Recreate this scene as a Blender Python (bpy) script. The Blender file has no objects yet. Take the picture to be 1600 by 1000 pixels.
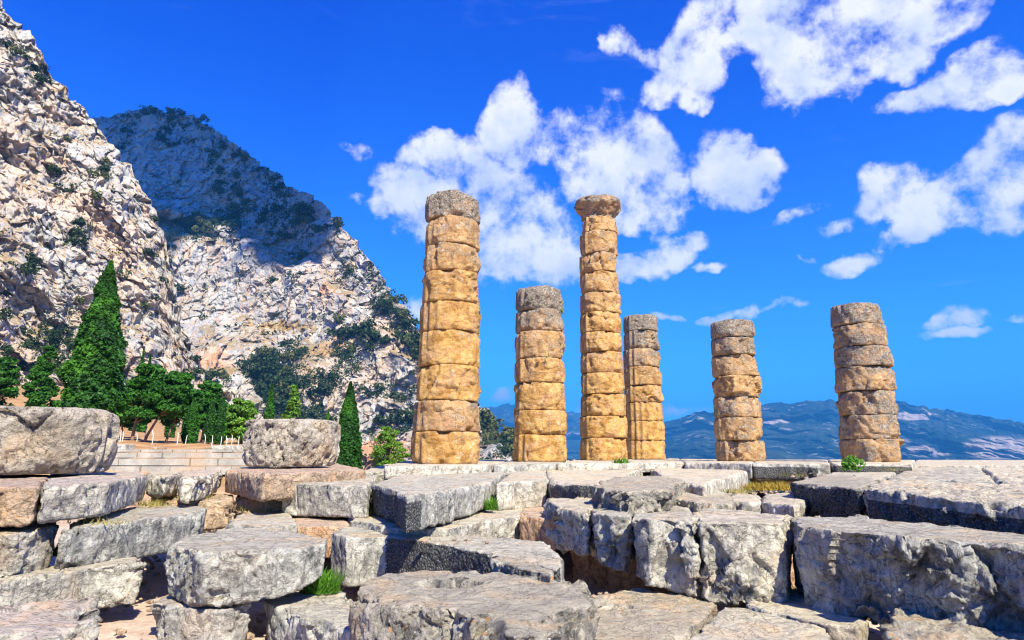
import bpy, bmesh, math, random
import numpy as np
from mathutils import Vector, Matrix
random.seed(7)
S = bpy.context.scene
COL = S.collection
R = math.radians

# ------------------------------------------------------------------ camera
F_PX, CX, CY = 970.0, 800.0, 500.0
PITCH = math.atan(208 / 970)
CAM = np.array([0.0, 0.0, 0.27])
cd = bpy.data.cameras.new('camera'); cam = bpy.data.objects.new('camera', cd); COL.objects.link(cam)
cd.sensor_width = 36; cd.lens = 36 * F_PX / 1600; cd.clip_start = 0.05; cd.clip_end = 60000
cam.location = CAM; cam.rotation_euler = (math.pi / 2 + PITCH, 0, 0)
S.camera = cam
FW = np.array([0, math.cos(PITCH), math.sin(PITCH)]); UP = np.array([0, -math.sin(PITCH), math.cos(PITCH)]); RT = np.array([1.0, 0, 0])

def rays(px, py):
    px = np.asarray(px, float); py = np.asarray(py, float)
    return (px - CX)[..., None] * RT + (CY - py)[..., None] * UP + F_PX * FW
def on_z(px, py, z):
    d = rays(px, py); return CAM + d * ((z - CAM[2]) / d[..., 2])[..., None]
def on_y(px, py, y):
    d = rays(px, py); return CAM + d * (y / d[..., 1])[..., None]

# ------------------------------------------------------------------ light
SUN_AZ, SUN_EL = R(28), R(43)      # azimuth measured from straight behind the camera towards the right
to_sun = Vector((math.sin(SUN_AZ) * math.cos(SUN_EL), -math.cos(SUN_AZ) * math.cos(SUN_EL), math.sin(SUN_EL)))
sd = bpy.data.lights.new('sun', 'SUN'); sun = bpy.data.objects.new('sun', sd); COL.objects.link(sun)
sd.energy = 5.0; sd.angle = R(0.53); sd.color = (1.0, 0.935, 0.72)
sun.rotation_euler = to_sun.to_track_quat('Z', 'Y').to_euler()
S.view_settings.view_transform = 'Standard'; S.view_settings.look = 'None'
S.view_settings.exposure = 1.15; S.view_settings.gamma = 1; S.view_settings.use_curve_mapping = False
S.cycles.max_bounces = 5; S.cycles.diffuse_bounces = 2; S.cycles.volume_bounces = 0
S.cycles.use_denoising = True; S.cycles.filter_width = 1.15

# ------------------------------------------------------------------ node helpers
class NT:
    def __init__(s, tree): s.t = tree; s.n = tree.nodes; s.l = tree.links
    def add(s, typ, ins=None, out=0, **kw):
        n = s.n.new(typ)
        for k, v in kw.items(): setattr(n, k, v)
        if ins:
            for k, v in ins.items():
                sock = n.inputs[k]
                if isinstance(v, bpy.types.NodeSocket): s.l.new(v, sock)
                else: sock.default_value = v
        return n.outputs[out] if len(n.outputs) else n
    def math(s, op, a, b=0.0, c=0.0, clamp=False): return s.add('ShaderNodeMath', {0: a, 1: b, 2: c}, operation=op, use_clamp=clamp)
    def vmath(s, op, a, b=(0, 0, 0)): return s.add('ShaderNodeVectorMath', {0: a, 1: b}, operation=op)
    def mix(s, f, a, b, blend='MIX'):
        return s.add('ShaderNodeMix', {0: f, 6: a, 7: b}, out=2, data_type='RGBA', blend_type=blend)
    def ramp(s, f, a, b): return s.add('ShaderNodeMapRange', {0: f, 1: a, 2: b, 3: 0.0, 4: 1.0}, interpolation_type='SMOOTHSTEP')
    def noise(s, v, scale, detail=5, rough=0.6, dist=0.0, out=0):
        return s.add('ShaderNodeTexNoise', {'Vector': v, 'Scale': scale, 'Detail': detail, 'Roughness': rough, 'Distortion': dist}, out=out)
    def voro(s, v, scale, feature='F1', out=0, rnd=1.0): return s.add('ShaderNodeTexVoronoi', {'Vector': v, 'Scale': scale, 'Randomness': rnd}, out=out, feature=feature)

def c4(c): return (c[0], c[1], c[2], 1.0)

def new_mat(name):
    m = bpy.data.materials.new(name); m.use_nodes = True; m.node_tree.nodes.clear()
    t = NT(m.node_tree); return m, t
def finish(m, t, col, rough=0.9, normal=None, spec=0.25, sub=None):
    ins = {'Base Color': col, 'Roughness': rough, 'Specular IOR Level': spec}
    if normal is not None: ins['Normal'] = normal
    b = t.add('ShaderNodeBsdfPrincipled', ins)
    t.add('ShaderNodeOutputMaterial', {'Surface': b}); return m

# ------------------------------------------------------------------ world: daylight sky with drifting cumulus
def build_world():
    w = bpy.data.worlds.new('World'); S.world = w; w.use_nodes = True
    w.node_tree.nodes.clear(); t = NT(w.node_tree)
    sky = t.add('ShaderNodeTexSky', sky_type='NISHITA', sun_disc=False, sun_elevation=SUN_EL, sun_rotation=math.pi - SUN_AZ,
                altitude=600, air_density=1.0, dust_density=0.4, ozone_density=3.0)
    d = t.vmath('NORMALIZE', t.add('ShaderNodeTexCoord', out=0))
    alt = t.ramp(t.add('ShaderNodeSeparateXYZ', {0: d}, out=2), 0.02, 0.75)
    tint = t.mix(1.0, sky, t.mix(alt, (0.14, 0.62, 1.24, 1), (0.0, 0.22, 1.42, 1)), 'MULTIPLY')
    # clouds: a field of soft lobes on the sky sphere, broken up with noise
    lobes = [ # photo px, py, half width, half height, tilt degrees
        (690,250,60,22,5),(735,268,50,22,-20),(640,305,60,26,-25),(700,330,80,45,5),(780,320,80,50,0),(830,370,75,50,30),(855,410,70,34,5),(770,395,50,40,20),(730,345,60,40,0),
        (790,198,36,24,-35),(830,225,45,26,-25),(890,225,45,36,0),(945,225,65,42,-10),(1000,262,60,50,15),(1030,300,48,45,0),(1015,340,55,22,-5),(930,285,60,40,20),(960,320,60,28,0),
        (560,235,28,9,15),(550,305,26,11,-10),(590,318,26,16,0),
        (1130,262,52,32,8),(1165,285,56,26,8),(1200,280,30,20,0),(1098,262,28,14,0),
        (1060,386,42,20,0),(1000,425,48,17,-10),(1040,410,44,20,0),
        (1085,55,38,20,-35),(1100,80,34,26,0),(1130,62,40,12,0),(1038,118,20,9,50),
        (1220,70,42,40,20),(1270,50,60,40,10),(1330,30,80,36,15),(1400,30,70,34,15),(1470,12,70,24,10),(1290,85,60,30,25),(1240,140,40,16,25),(1350,70,60,22,20),
        (1410,160,40,12,14),(1460,145,50,17,16),(1520,128,60,22,14),(1560,125,38,18,0),
        (1580,225,60,30,25),(1530,268,80,32,24),(1480,300,80,28,15),(1400,285,46,24,-15),(1385,315,50,20,10),(1590,300,60,60,0),(1440,352,60,18,16),(1520,335,90,22,8),(1580,350,60,20,0),
        (1310,350,32,11,12),(1330,408,42,16,10),(1250,405,26,8,-8),(1250,335,40,10,8),
        (1130,490,40,8,5),(1190,484,60,11,6),(1235,476,28,7,0),(1045,490,28,7,0),
        (1500,500,44,14,8),(1495,520,40,9,0),(1580,497,32,9,5),(1115,425,28,7,0),
        (785,620,52,13,5),(650,480,22,16,0),(900,640,55,15,0),(1060,640,46,10,0),(1090,640,40,9,0)]
    wob = t.noise(d, 9.0, 4, 0.6, out=1)
    wob = t.vmath('SCALE', t.vmath('SUBTRACT', wob, (0.5, 0.5, 0.5))); wob.node.inputs['Scale'].default_value = 0.06
    dd = t.vmath('ADD', d, wob)
    field = None
    for (px, py, a, b, tilt) in lobes:
        c = Vector(rays(px, py)); k = F_PX / c.length; c.normalize()
        rt = Vector((c.y, -c.x, 0)).normalized(); up = rt.cross(c)
        ct, st = math.cos(R(tilt)), math.sin(R(tilt))
        ax = rt * ct + up * st; ay = -rt * st + up * ct
        M = Matrix((ax, ay, c)).transposed()
        sc = 1.30 / F_PX * k
        mp = t.add('ShaderNodeMapping', {'Vector': dd, 'Location': c, 'Rotation': M.to_euler(), 'Scale': (a * sc, b * sc, 0.5)}, vector_type='TEXTURE')
        gr = t.add('ShaderNodeTexGradient', {'Vector': mp}, gradient_type='SPHERICAL', out=1)
        if b < 17: gr = t.math('MULTIPLY', gr, 0.55)
        field = gr if field is None else t.math('MAXIMUM', field, gr)
    field = t.math('MINIMUM', t.math('MULTIPLY', field, 1.15), 0.55)
    n0 = t.noise(d, 24.0, 10, 0.66)
    n1 = t.noise(d, 9.0, 13, 0.62, 0.15)
    sh = t.vmath('ADD', d, tuple(Vector(to_sun) * 0.010 + Vector((0, 0, 0.030))))
    n2 = t.noise(sh, 9.0, 4, 0.5, 0.15)
    n3 = t.noise(d, 9.0, 4, 0.5, 0.15)
    nn = t.math('ADD', t.math('MULTIPLY', t.math('SUBTRACT', n1, 0.5), 2.2), t.math('MULTIPLY', t.math('SUBTRACT', n0, 0.5), 1.25))
    dens = t.math('ADD', field, t.math('MULTIPLY', nn, t.ramp(field, 0.0, 0.22)))
    a = t.ramp(dens, 0.11, 0.72)
    # thin streaks of high cloud
    mp = t.add('ShaderNodeMapping', {'Vector': d, 'Scale': (2.0, 2.0, 14.0)})
    hi = t.math('MULTIPLY', t.ramp(t.noise(mp, 2.2, 8, 0.62, 0.6), 0.60, 0.85), 0.12)
    body = t.ramp(dens, 0.35, 1.0)
    relief = t.math('ADD', 0.5, t.math('MULTIPLY', t.math('SUBTRACT', n3, n2), 4.5), clamp=True)
    lit = t.math('ADD', t.math('MULTIPLY', relief, 0.85), t.math('MULTIPLY', t.math('SUBTRACT', 1.0, body), 0.45), clamp=True)
    ccol = t.mix(lit, (2.7, 3.2, 4.0, 1), (5.1, 5.05, 5.0, 1))
    final = t.mix(t.math('MAXIMUM', a, hi), tint, ccol)
    bg = t.add('ShaderNodeBackground', {'Color': final, 'Strength': 0.1})
    t.add('ShaderNodeOutputWorld', {'Surface': bg})
    w.cycles.sampling_method = 'MANUAL'; w.cycles.sample_map_resolution = 512
build_world()

# ------------------------------------------------------------------ numpy noise
_rng = np.random.RandomState(3)
_P = _rng.permutation(256).astype(np.int32); _P = np.concatenate([_P, _P, _P])
_T = _rng.rand(256).astype(np.float32) * 2 - 1
_V = (_rng.rand(256, 3).astype(np.float32)); _N = _rng.normal(size=(256, 3)).astype(np.float32); _N /= np.linalg.norm(_N, axis=1)[:, None]
def _h(x, y, z): return _P[(_P[(_P[x & 255] + y) & 255] + z) & 255]
def vnoise(p):
    i = np.floor(p).astype(np.int32); f = (p - i).astype(np.float32); f = f * f * f * (f * (f * 6 - 15) + 10)
    x, y, z = i[:, 0], i[:, 1], i[:, 2]; r = 0
    for a in (0, 1):
        wx = f[:, 0] if a else 1 - f[:, 0]
        for b in (0, 1):
            wy = f[:, 1] if b else 1 - f[:, 1]
            for c in (0, 1):
                wz = f[:, 2] if c else 1 - f[:, 2]
                r = r + _T[_h(x + a, y + b, z + c)] * wx * wy * wz
    return r
def fbm(p, octv=5, gain=0.5):
    s = 0; a = 1.0; q = p.copy()
    for k in range(octv):
        s = s + a * vnoise(q); q = q * 2.03 + 17.3; a *= gain
    return s
def ridged(p, octv=4):
    s = 0; a = 1.0; q = p.copy()
    for k in range(octv):
        s = s + a * (1 - 2 * np.abs(vnoise(q))); q = q * 2.07 + 9.1; a *= 0.5
    return s
def facets(p):
    """angular broken-rock relief: every jittered cell is a plane of its own; returns (height, f2-f1)"""
    out = np.zeros(len(p), np.float32); edge = np.zeros(len(p), np.float32)
    for s0 in range(0, len(p), 200000):
        q = p[s0:s0 + 200000].astype(np.float32); i = np.floor(q).astype(np.int32)
        best = np.full(len(q), 9e9, np.float32); sec = best.copy(); val = np.zeros(len(q), np.float32)
        for a in (-1, 0, 1):
            for b in (-1, 0, 1):
                for c in (-1, 0, 1):
                    cx, cy, cz = i[:, 0] + a, i[:, 1] + b, i[:, 2] + c
                    h = _h(cx, cy, cz)
                    ctr = np.stack([cx, cy, cz], 1) + _V[h]
                    dv = q - ctr; dist = (dv * dv).sum(1)
                    m = dist < best
                    sec = np.where(m, best, np.minimum(sec, dist))
                    val = np.where(m, (dv * _N[h]).sum(1) * 1.1 + _T[h] * 0.35, val)
                    best = np.where(m, dist, best)
        out[s0:s0 + 200000] = val; edge[s0:s0 + 200000] = np.sqrt(sec) - np.sqrt(best)
    return out, edge
def sstep(x, a, b):
    t = np.clip((x - a) / (b - a), 0, 1); return t * t * (3 - 2 * t)

# ------------------------------------------------------------------ object helpers
def tag(o, label=None, cat=None, group=None, kind=None):
    if label: o['label'] = label
    if cat: o['category'] = cat
    if group: o['group'] = group
    if kind: o['kind'] = kind
    return o
def link(name, me, mat=None, parent=None, loc=None):
    o = bpy.data.objects.new(name, me); COL.objects.link(o)
    if mat and me and not me.materials: me.materials.append(mat)
    if loc is not None: o.location = loc
    if parent: o.parent = parent
    return o
def empty(name, loc): 
    o = bpy.data.objects.new(name, None); COL.objects.link(o); o.location = loc; o.empty_display_size = .2; return o
def mesh_np(name, V, Fc, smooth=True):
    me = bpy.data.meshes.new(name); V = np.asarray(V, np.float32); Fc = np.asarray(Fc, np.int32)
    k = Fc.shape[1]
    me.vertices.add(len(V)); me.vertices.foreach_set('co', V.ravel())
    me.loops.add(Fc.size); me.loops.foreach_set('vertex_index', Fc.ravel())
    me.polygons.add(len(Fc)); me.polygons.foreach_set('loop_start', np.arange(0, Fc.size, k, dtype=np.int32))
    me.polygons.foreach_set('use_smooth', np.full(len(Fc), smooth))
    me.update(calc_edges=True); return me
def grid_faces(nu, nv, wrap=False):
    i = np.arange(nu if wrap else nu - 1); j = np.arange(nv - 1); I, J = np.meshgrid(i, j, indexing='ij')
    I2 = (I + 1) % nu
    return np.stack([I * nv + J, I2 * nv + J, I2 * nv + J + 1, I * nv + J + 1], -1).reshape(-1, 4)
def attr(me, name, vals):  # per vertex mask
    a = me.attributes.new(name, 'FLOAT', 'POINT'); a.data.foreach_set('value', np.asarray(vals, np.float32))

# ------------------------------------------------------------------ materials
def stone_material(name, face_a, face_b, top, warm, top_amt=0.8, lichen=0.35, orange=0.25, bump=1.0, streak=0.6, rough=0.88):
    m, t = new_mat(name)
    geo = t.n.new('ShaderNodeNewGeometry'); P = geo.outputs['Position']
    nz = t.add('ShaderNodeSeparateXYZ', {0: geo.outputs['Normal']}, out=2)
    big = t.noise(P, 1.3, 4, 0.55, 0.4); mid = t.noise(P, 6.0, 7, 0.68, 0.6); fine = t.noise(P, 45.0, 6, 0.72)
    smo = t.noise(P, 2.2, 6, 0.6, 0.8)
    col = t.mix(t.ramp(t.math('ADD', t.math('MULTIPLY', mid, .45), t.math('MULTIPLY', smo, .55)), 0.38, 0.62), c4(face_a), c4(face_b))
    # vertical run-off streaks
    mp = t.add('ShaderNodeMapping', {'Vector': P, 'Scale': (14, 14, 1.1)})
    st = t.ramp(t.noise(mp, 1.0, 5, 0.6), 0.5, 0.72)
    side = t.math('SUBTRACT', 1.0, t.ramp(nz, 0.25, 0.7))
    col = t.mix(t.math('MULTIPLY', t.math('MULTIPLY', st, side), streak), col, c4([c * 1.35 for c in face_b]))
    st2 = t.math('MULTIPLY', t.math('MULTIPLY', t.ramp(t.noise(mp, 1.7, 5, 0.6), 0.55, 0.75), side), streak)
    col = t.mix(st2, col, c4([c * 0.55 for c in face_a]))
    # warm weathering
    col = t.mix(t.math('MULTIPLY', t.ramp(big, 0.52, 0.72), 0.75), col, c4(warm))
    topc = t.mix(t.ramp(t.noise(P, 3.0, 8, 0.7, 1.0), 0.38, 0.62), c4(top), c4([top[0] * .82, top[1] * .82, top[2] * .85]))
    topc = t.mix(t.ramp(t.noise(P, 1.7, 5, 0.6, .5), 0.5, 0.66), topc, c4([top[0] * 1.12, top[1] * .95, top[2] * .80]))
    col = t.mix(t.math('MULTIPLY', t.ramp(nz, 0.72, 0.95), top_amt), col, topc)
    # fine grain
    col = t.mix(0.5, col, t.add('ShaderNodeHueSaturation', {'Color': col, 'Value': t.math('ADD', 0.35, t.math('MULTIPLY', fine, 1.3))}))
    # veins
    ve = t.math('ABSOLUTE', t.math('SUBTRACT', t.noise(P, 3.5, 6, 0.6, 1.5), 0.5))
    col = t.mix(t.math('MULTIPLY', t.math('SUBTRACT', 1.0, t.ramp(ve, 0.0, 0.012)), 0.45), col, (0.10, 0.095, 0.09, 1))
    # lichen: pale, dark and orange spots
    v = t.voro(P, 26.0); lm = t.noise(P, 4.0, 4, 0.6)
    spot = t.math('MULTIPLY', t.math('SUBTRACT', 1.0, t.ramp(t.math('ADD', v, t.math('MULTIPLY', fine, .25)), 0.24, 0.34)), t.ramp(lm, 0.45, 0.55))
    col = t.mix(t.math('MULTIPLY', spot, lichen), col, (0.62, 0.60, 0.55, 1))
    v2 = t.voro(t.vmath('ADD', P, (3.1, 7.7, 1.3)), 10.0)
    spot2 = t.math('MULTIPLY', t.math('SUBTRACT', 1.0, t.ramp(t.math('ADD', v2, t.math('MULTIPLY', fine, .3)), 0.28, 0.36)), t.ramp(t.noise(P, 2.3, 3), 0.47, 0.55))
    col = t.mix(t.math('MULTIPLY', spot2, orange), col, (0.58, 0.30, 0.12, 1))
    bl = t.math('MULTIPLY', t.ramp(t.noise(P, 5.0, 10, 0.75, .3), 0.57, 0.69), 0.5)
    col = t.mix(bl, col, (0.085, 0.085, 0.09, 1))
    oi = t.add('ShaderNodeObjectInfo', out=5)
    col = t.mix(t.math('MULTIPLY', oi, .45), col, t.mix(1.0, col, (1.12, .98, .80, 1), 'MULTIPLY'))
    col = t.add('ShaderNodeHueSaturation', {'Color': col, 'Value': t.math('ADD', .88, t.math('MULTIPLY', oi, .18))})
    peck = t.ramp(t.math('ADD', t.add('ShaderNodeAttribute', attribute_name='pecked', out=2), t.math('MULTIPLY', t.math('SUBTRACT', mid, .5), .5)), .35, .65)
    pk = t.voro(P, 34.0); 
    col = t.mix(t.math('MULTIPLY', peck, .85), col, t.mix(t.ramp(t.math('ADD', pk, t.math('MULTIPLY', fine, .4)), .35, .75), (.24, .24, .235, 1), (.055, .057, .06, 1)))  # pecked faces; shade of sides turned from the sun is painted into the colour
    # relief
    hgt = t.math('ADD', t.math('ADD', t.math('MULTIPLY', t.noise(P, 14, 10, 0.75, .2), .6), t.math('MULTIPLY', t.voro(P, 11), .35)), t.math('MULTIPLY', t.voro(P, 30, 'DISTANCE_TO_EDGE'), 0.25))
    hgt = t.math('SUBTRACT', hgt, t.math('MULTIPLY', t.math('SUBTRACT', 1.0, t.ramp(ve, 0.0, 0.02)), 0.25))
    nrm = t.add('ShaderNodeBump', {'Height': hgt, 'Strength': 0.85 * bump, 'Distance': 0.06})
    nrm = t.add('ShaderNodeBump', {'Height': fine, 'Strength': 0.6 * bump, 'Distance': 0.014, 'Normal': nrm})
    nrm = t.add('ShaderNodeBump', {'Height': pk, 'Strength': t.math('MULTIPLY', peck, .9), 'Distance': 0.05, 'Normal': nrm})
    return finish(m, t, col, rough, nrm)

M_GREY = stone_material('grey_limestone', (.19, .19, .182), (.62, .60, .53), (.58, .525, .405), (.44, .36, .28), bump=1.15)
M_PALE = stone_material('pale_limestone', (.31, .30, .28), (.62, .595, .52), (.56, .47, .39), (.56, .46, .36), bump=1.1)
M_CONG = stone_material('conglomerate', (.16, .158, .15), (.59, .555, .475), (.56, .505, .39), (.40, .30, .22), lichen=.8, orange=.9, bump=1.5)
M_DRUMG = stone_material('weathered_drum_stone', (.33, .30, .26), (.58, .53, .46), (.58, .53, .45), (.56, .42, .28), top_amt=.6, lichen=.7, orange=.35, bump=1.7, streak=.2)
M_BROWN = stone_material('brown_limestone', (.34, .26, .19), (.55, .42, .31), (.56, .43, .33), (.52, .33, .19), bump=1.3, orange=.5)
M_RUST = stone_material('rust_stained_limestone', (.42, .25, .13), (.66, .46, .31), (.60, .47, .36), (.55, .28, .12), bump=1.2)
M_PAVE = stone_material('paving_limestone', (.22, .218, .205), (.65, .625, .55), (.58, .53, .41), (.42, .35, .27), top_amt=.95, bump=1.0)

def column_material():
    m, t = new_mat('golden_poros')
    geo = t.n.new('ShaderNodeNewGeometry'); P = geo.outputs['Position']
    nz = t.add('ShaderNodeSeparateXYZ', {0: geo.outputs['Normal']}, out=2)
    grey = t.add('ShaderNodeAttribute', attribute_name='grey', attribute_type='OBJECT', out=2)
    mid = t.noise(P, 3.0, 7, 0.65, 0.5); fine = t.noise(P, 28.0, 7, 0.72)
    col = t.mix(t.ramp(mid, 0.35, 0.65), (.39, .19, .048, 1), (.67, .40, .135, 1))
    col = t.mix(t.math('MULTIPLY', t.ramp(t.noise(P, 1.6, 4), 0.48, 0.68), 0.7), col, (.58, .33, .17, 1))
    pale = t.mix(t.ramp(mid, 0.35, 0.65), (.33, .205, .125, 1), (.56, .37, .235, 1))
    col = t.mix(t.math('MULTIPLY', grey, 0.9, clamp=True), col, pale)
    g = t.math('ADD', t.math('ADD', t.noise(P, 2.2, 8, 0.72, .4), t.math('MULTIPLY', grey, 0.33)), t.math('MULTIPLY', nz, 0.12))
    gm = t.ramp(g, 0.62, 0.84)
    lich = t.mix(t.ramp(fine, 0.38, 0.66), (.07, .065, .06, 1), (.42, .38, .32, 1))
    col = t.mix(t.math('MULTIPLY', gm, 0.88), col, lich)
    col = t.mix(0.5, col, t.add('ShaderNodeHueSaturation', {'Color': col, 'Value': t.math('ADD', 0.4, t.math('MULTIPLY', fine, 1.2))}))
    mps = t.add('ShaderNodeMapping', {'Vector': P, 'Scale': (4.5, 4.5, .55)})
    col = t.mix(t.math('MULTIPLY', t.ramp(t.noise(mps, 1.0, 7, .68, .3), .54, .70), .62), col, (.20, .155, .115, 1))
    col = t.mix(t.math('MULTIPLY', t.ramp(t.noise(P, 5.5, 8, .72), .55, .66), .5), col, (.62, .56, .46, 1))
    pit = t.math('SUBTRACT', 1.0, t.ramp(t.math('ADD', t.voro(P, 16), t.math('MULTIPLY', fine, .3)), 0.22, 0.40))
    pit = t.math('MULTIPLY', pit, t.ramp(t.noise(P, 2.7, 3), .45, .6))
    col = t.mix(t.math('MULTIPLY', pit, .5), col, (.22, .12, .06, 1))
    h = t.math('ADD', t.math('MULTIPLY', t.noise(P, 8, 9, 0.7, .5), 1.0), t.math('MULTIPLY', pit, -0.35))
    nrm = t.add('ShaderNodeBump', {'Height': h, 'Strength': 0.9, 'Distance': 0.10})
    nrm = t.add('ShaderNodeBump', {'Height': fine, 'Strength': 0.6, 'Distance': 0.03, 'Normal': nrm})
    return finish(m, t, col, 0.92, nrm, .15)
M_COL = column_material()

def cliff_material(name, scale, orange_zones):
    m, t = new_mat(name)
    geo = t.n.new('ShaderNodeNewGeometry'); P = geo.outputs['Position']
    nz = t.add('ShaderNodeSeparateXYZ', {0: geo.outputs['Normal']}, out=2)
    big = t.noise(P, 0.02 * scale, 5, 0.6, 0.5); mid = t.noise(P, 0.12 * scale, 8, 0.68, .5); fine = t.noise(P, 0.9 * scale, 8, 0.74)
    col = t.mix(t.ramp(mid, 0.36, 0.60), (.36, .355, .35, 1), (.60, .57, .53, 1))
    mp = t.add('ShaderNodeMapping', {'Vector': P, 'Scale': (.35 * scale, .35 * scale, .045 * scale)})
    st = t.noise(mp, 1.0, 6, 0.65)
    col = t.mix(t.math('MULTIPLY', t.ramp(st, 0.54, 0.68), 0.5), col, (.26, .265, .28, 1))
    col = t.mix(t.math('MULTIPLY', t.ramp(t.noise(mp, .8, 4, 0.6), 0.50, 0.64), .65), col, (.64, .40, .25, 1))
    col = t.mix(t.math('MULTIPLY', t.ramp(big, 0.50, 0.64), 0.6), col, (.68, .49, .36, 1))
    for (c, r) in orange_zones:
        dist = t.add('ShaderNodeVectorMath', {0: P, 1: tuple(c)}, out=1, operation='DISTANCE')
        z = t.math('SUBTRACT', 1.0, t.ramp(t.math('DIVIDE', dist, r), 0.2, 1.0))
        z = t.ramp(t.math('ADD', z, t.math('MULTIPLY', t.math('SUBTRACT', st, .5), 2.2)), .35, .75)
        col = t.mix(t.math('MULTIPLY', z, .8), col, (.74, .36, .17, 1))
    # dry grass caught on ledges
    gl = t.math('MULTIPLY', t.ramp(t.math('ADD', nz, t.math('MULTIPLY', t.math('SUBTRACT', mid, .5), 1.2)), 0.52, 0.72), t.ramp(t.noise(P, 0.035 * scale, 4), .42, .56))
    gc = t.mix(t.ramp(fine, .4, .6), (.40, .26, .11, 1), (.24, .19, .09, 1))
    col = t.mix(t.math('MULTIPLY', gl, 0.85), col, gc)
    veg = t.add('ShaderNodeAttribute', attribute_name='veg', out=2)
    vm = t.ramp(t.math('ADD', veg, t.math('MULTIPLY', t.math('SUBTRACT', t.noise(P, .35 * scale, 6, .7), .5), 1.6)), .75, .95)
    col = t.mix(vm, col, (.055, .075, .030, 1))
    gra = t.add('ShaderNodeAttribute', attribute_name='dry', out=2)
    vg = t.ramp(t.math('ADD', gra, t.math('MULTIPLY', t.math('SUBTRACT', t.noise(P, .25 * scale, 6, .7), .5), 1.2)), .55, .8)
    col = t.mix(vg, col, (.42, .28, .11, 1))
    cr = t.math('MULTIPLY', t.ramp(t.noise(P, .5 * scale, 9, .76, .4), .60, .70), .45)
    col = t.mix(cr, col, (.10, .10, .09, 1))
    h = t.math('ADD', t.noise(P, 0.35 * scale, 9, 0.72, .4), t.math('MULTIPLY', t.voro(P, .5 * scale, 'DISTANCE_TO_EDGE'), .35))
    nrm = t.add('ShaderNodeBump', {'Height': h, 'Strength': 1.0, 'Distance': 1.5 / scale})
    nrm = t.add('ShaderNodeBump', {'Height': fine, 'Strength': 0.8, 'Distance': .7 / scale, 'Normal': nrm})
    return finish(m, t, col, 0.95, nrm, .1)

def simple_noise_mat(name, a, b, scale, bump=.5, dist=.05, c=None, rough=.95, trans=None):
    m, t = new_mat(name); P = t.add('ShaderNodeNewGeometry', out=0)
    n = t.noise(P, scale, 7, .68, .4); f = t.noise(P, scale * 9, 6, .7)
    col = t.mix(t.ramp(n, .36, .64), c4(a), c4(b))
    if c: col = t.mix(t.ramp(t.noise(P, scale * .3, 5, .6), .5, .66), col, c4(c))
    col = t.mix(.5, col, t.add('ShaderNodeHueSaturation', {'Color': col, 'Value': t.math('ADD', .35, t.math('MULTIPLY', f, 1.3))}))
    nrm = t.add('ShaderNodeBump', {'Height': t.math('ADD', n, t.math('MULTIPLY', f, .3)), 'Strength': bump, 'Distance': dist})
    return finish(m, t, col, rough, nrm, .15)
def leaf_mat(name, a, b, scale=1.5, c=None):
    m, t = new_mat(name); P = t.add('ShaderNodeNewGeometry', out=0)
    rnd = t.add('ShaderNodeNewGeometry', out=8)
    n = t.noise(P, scale, 5, .6)
    k = t.math('ADD', t.math('MULTIPLY', n, .8), t.math('MULTIPLY', rnd, .35))
    col = t.mix(t.ramp(k, .30, .85), c4(a), c4(b))
    if c: col = t.mix(t.math('MULTIPLY', t.ramp(t.noise(P, scale * .5, 3), .5, .65), .8), col, c4(c))
    bs = t.add('ShaderNodeBsdfPrincipled', {'Base Color': col, 'Roughness': .6, 'Specular IOR Level': .25})
    tr = t.add('ShaderNodeBsdfTranslucent', {'Color': t.mix(1.0, col, (1.3, 1.5, .6, 1), 'MULTIPLY')})
    t.add('ShaderNodeOutputMaterial', {'Surface': t.add('ShaderNodeMixShader', {0: .25, 1: bs, 2: tr})})
    return m
M_EARTH = simple_noise_mat('dusty_earth', (.36, .25, .17), (.56, .44, .34), 2.5, .8, .05)
M_SLOPE = simple_noise_mat('dry_grass_slope', (.30, .17, .08), (.44, .28, .13), .5, .8, .3, (.22, .18, .09))
M_CYP = leaf_mat('cypress_foliage', (.008, .035, .008), (.04, .15, .018), 1.2, (.08, .25, .02))
M_PINE = leaf_mat('pine_foliage', (.012, .055, .008), (.055, .20, .015), .8)
M_LIME = leaf_mat('bright_pine_foliage', (.05, .13, .015), (.17, .34, .03), .9)
M_DARKLEAF = leaf_mat('dark_shrub_foliage', (.015, .032, .012), (.045, .08, .022), .15)
M_OLIVE = leaf_mat('olive_shrub_foliage', (.06, .085, .025), (.15, .15, .05), .15)
M_BARK = simple_noise_mat('bark', (.16, .10, .06), (.34, .22, .14), 4, .9, .05)
M_WEED = leaf_mat('weed_leaves', (.04, .13, .01), (.12, .30, .02), 8)
M_STRAW = leaf_mat('straw', (.35, .22, .03), (.55, .40, .08), 8)
M_WHITE = simple_noise_mat('white_painted_wood', (.62, .60, .57), (.78, .77, .74), 3, .3, .01)
M_ASHLAR = simple_noise_mat('new_ashlar', (.30, .28, .245), (.44, .41, .36), 1.6, .6, .02, (.42, .33, .25))

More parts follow.
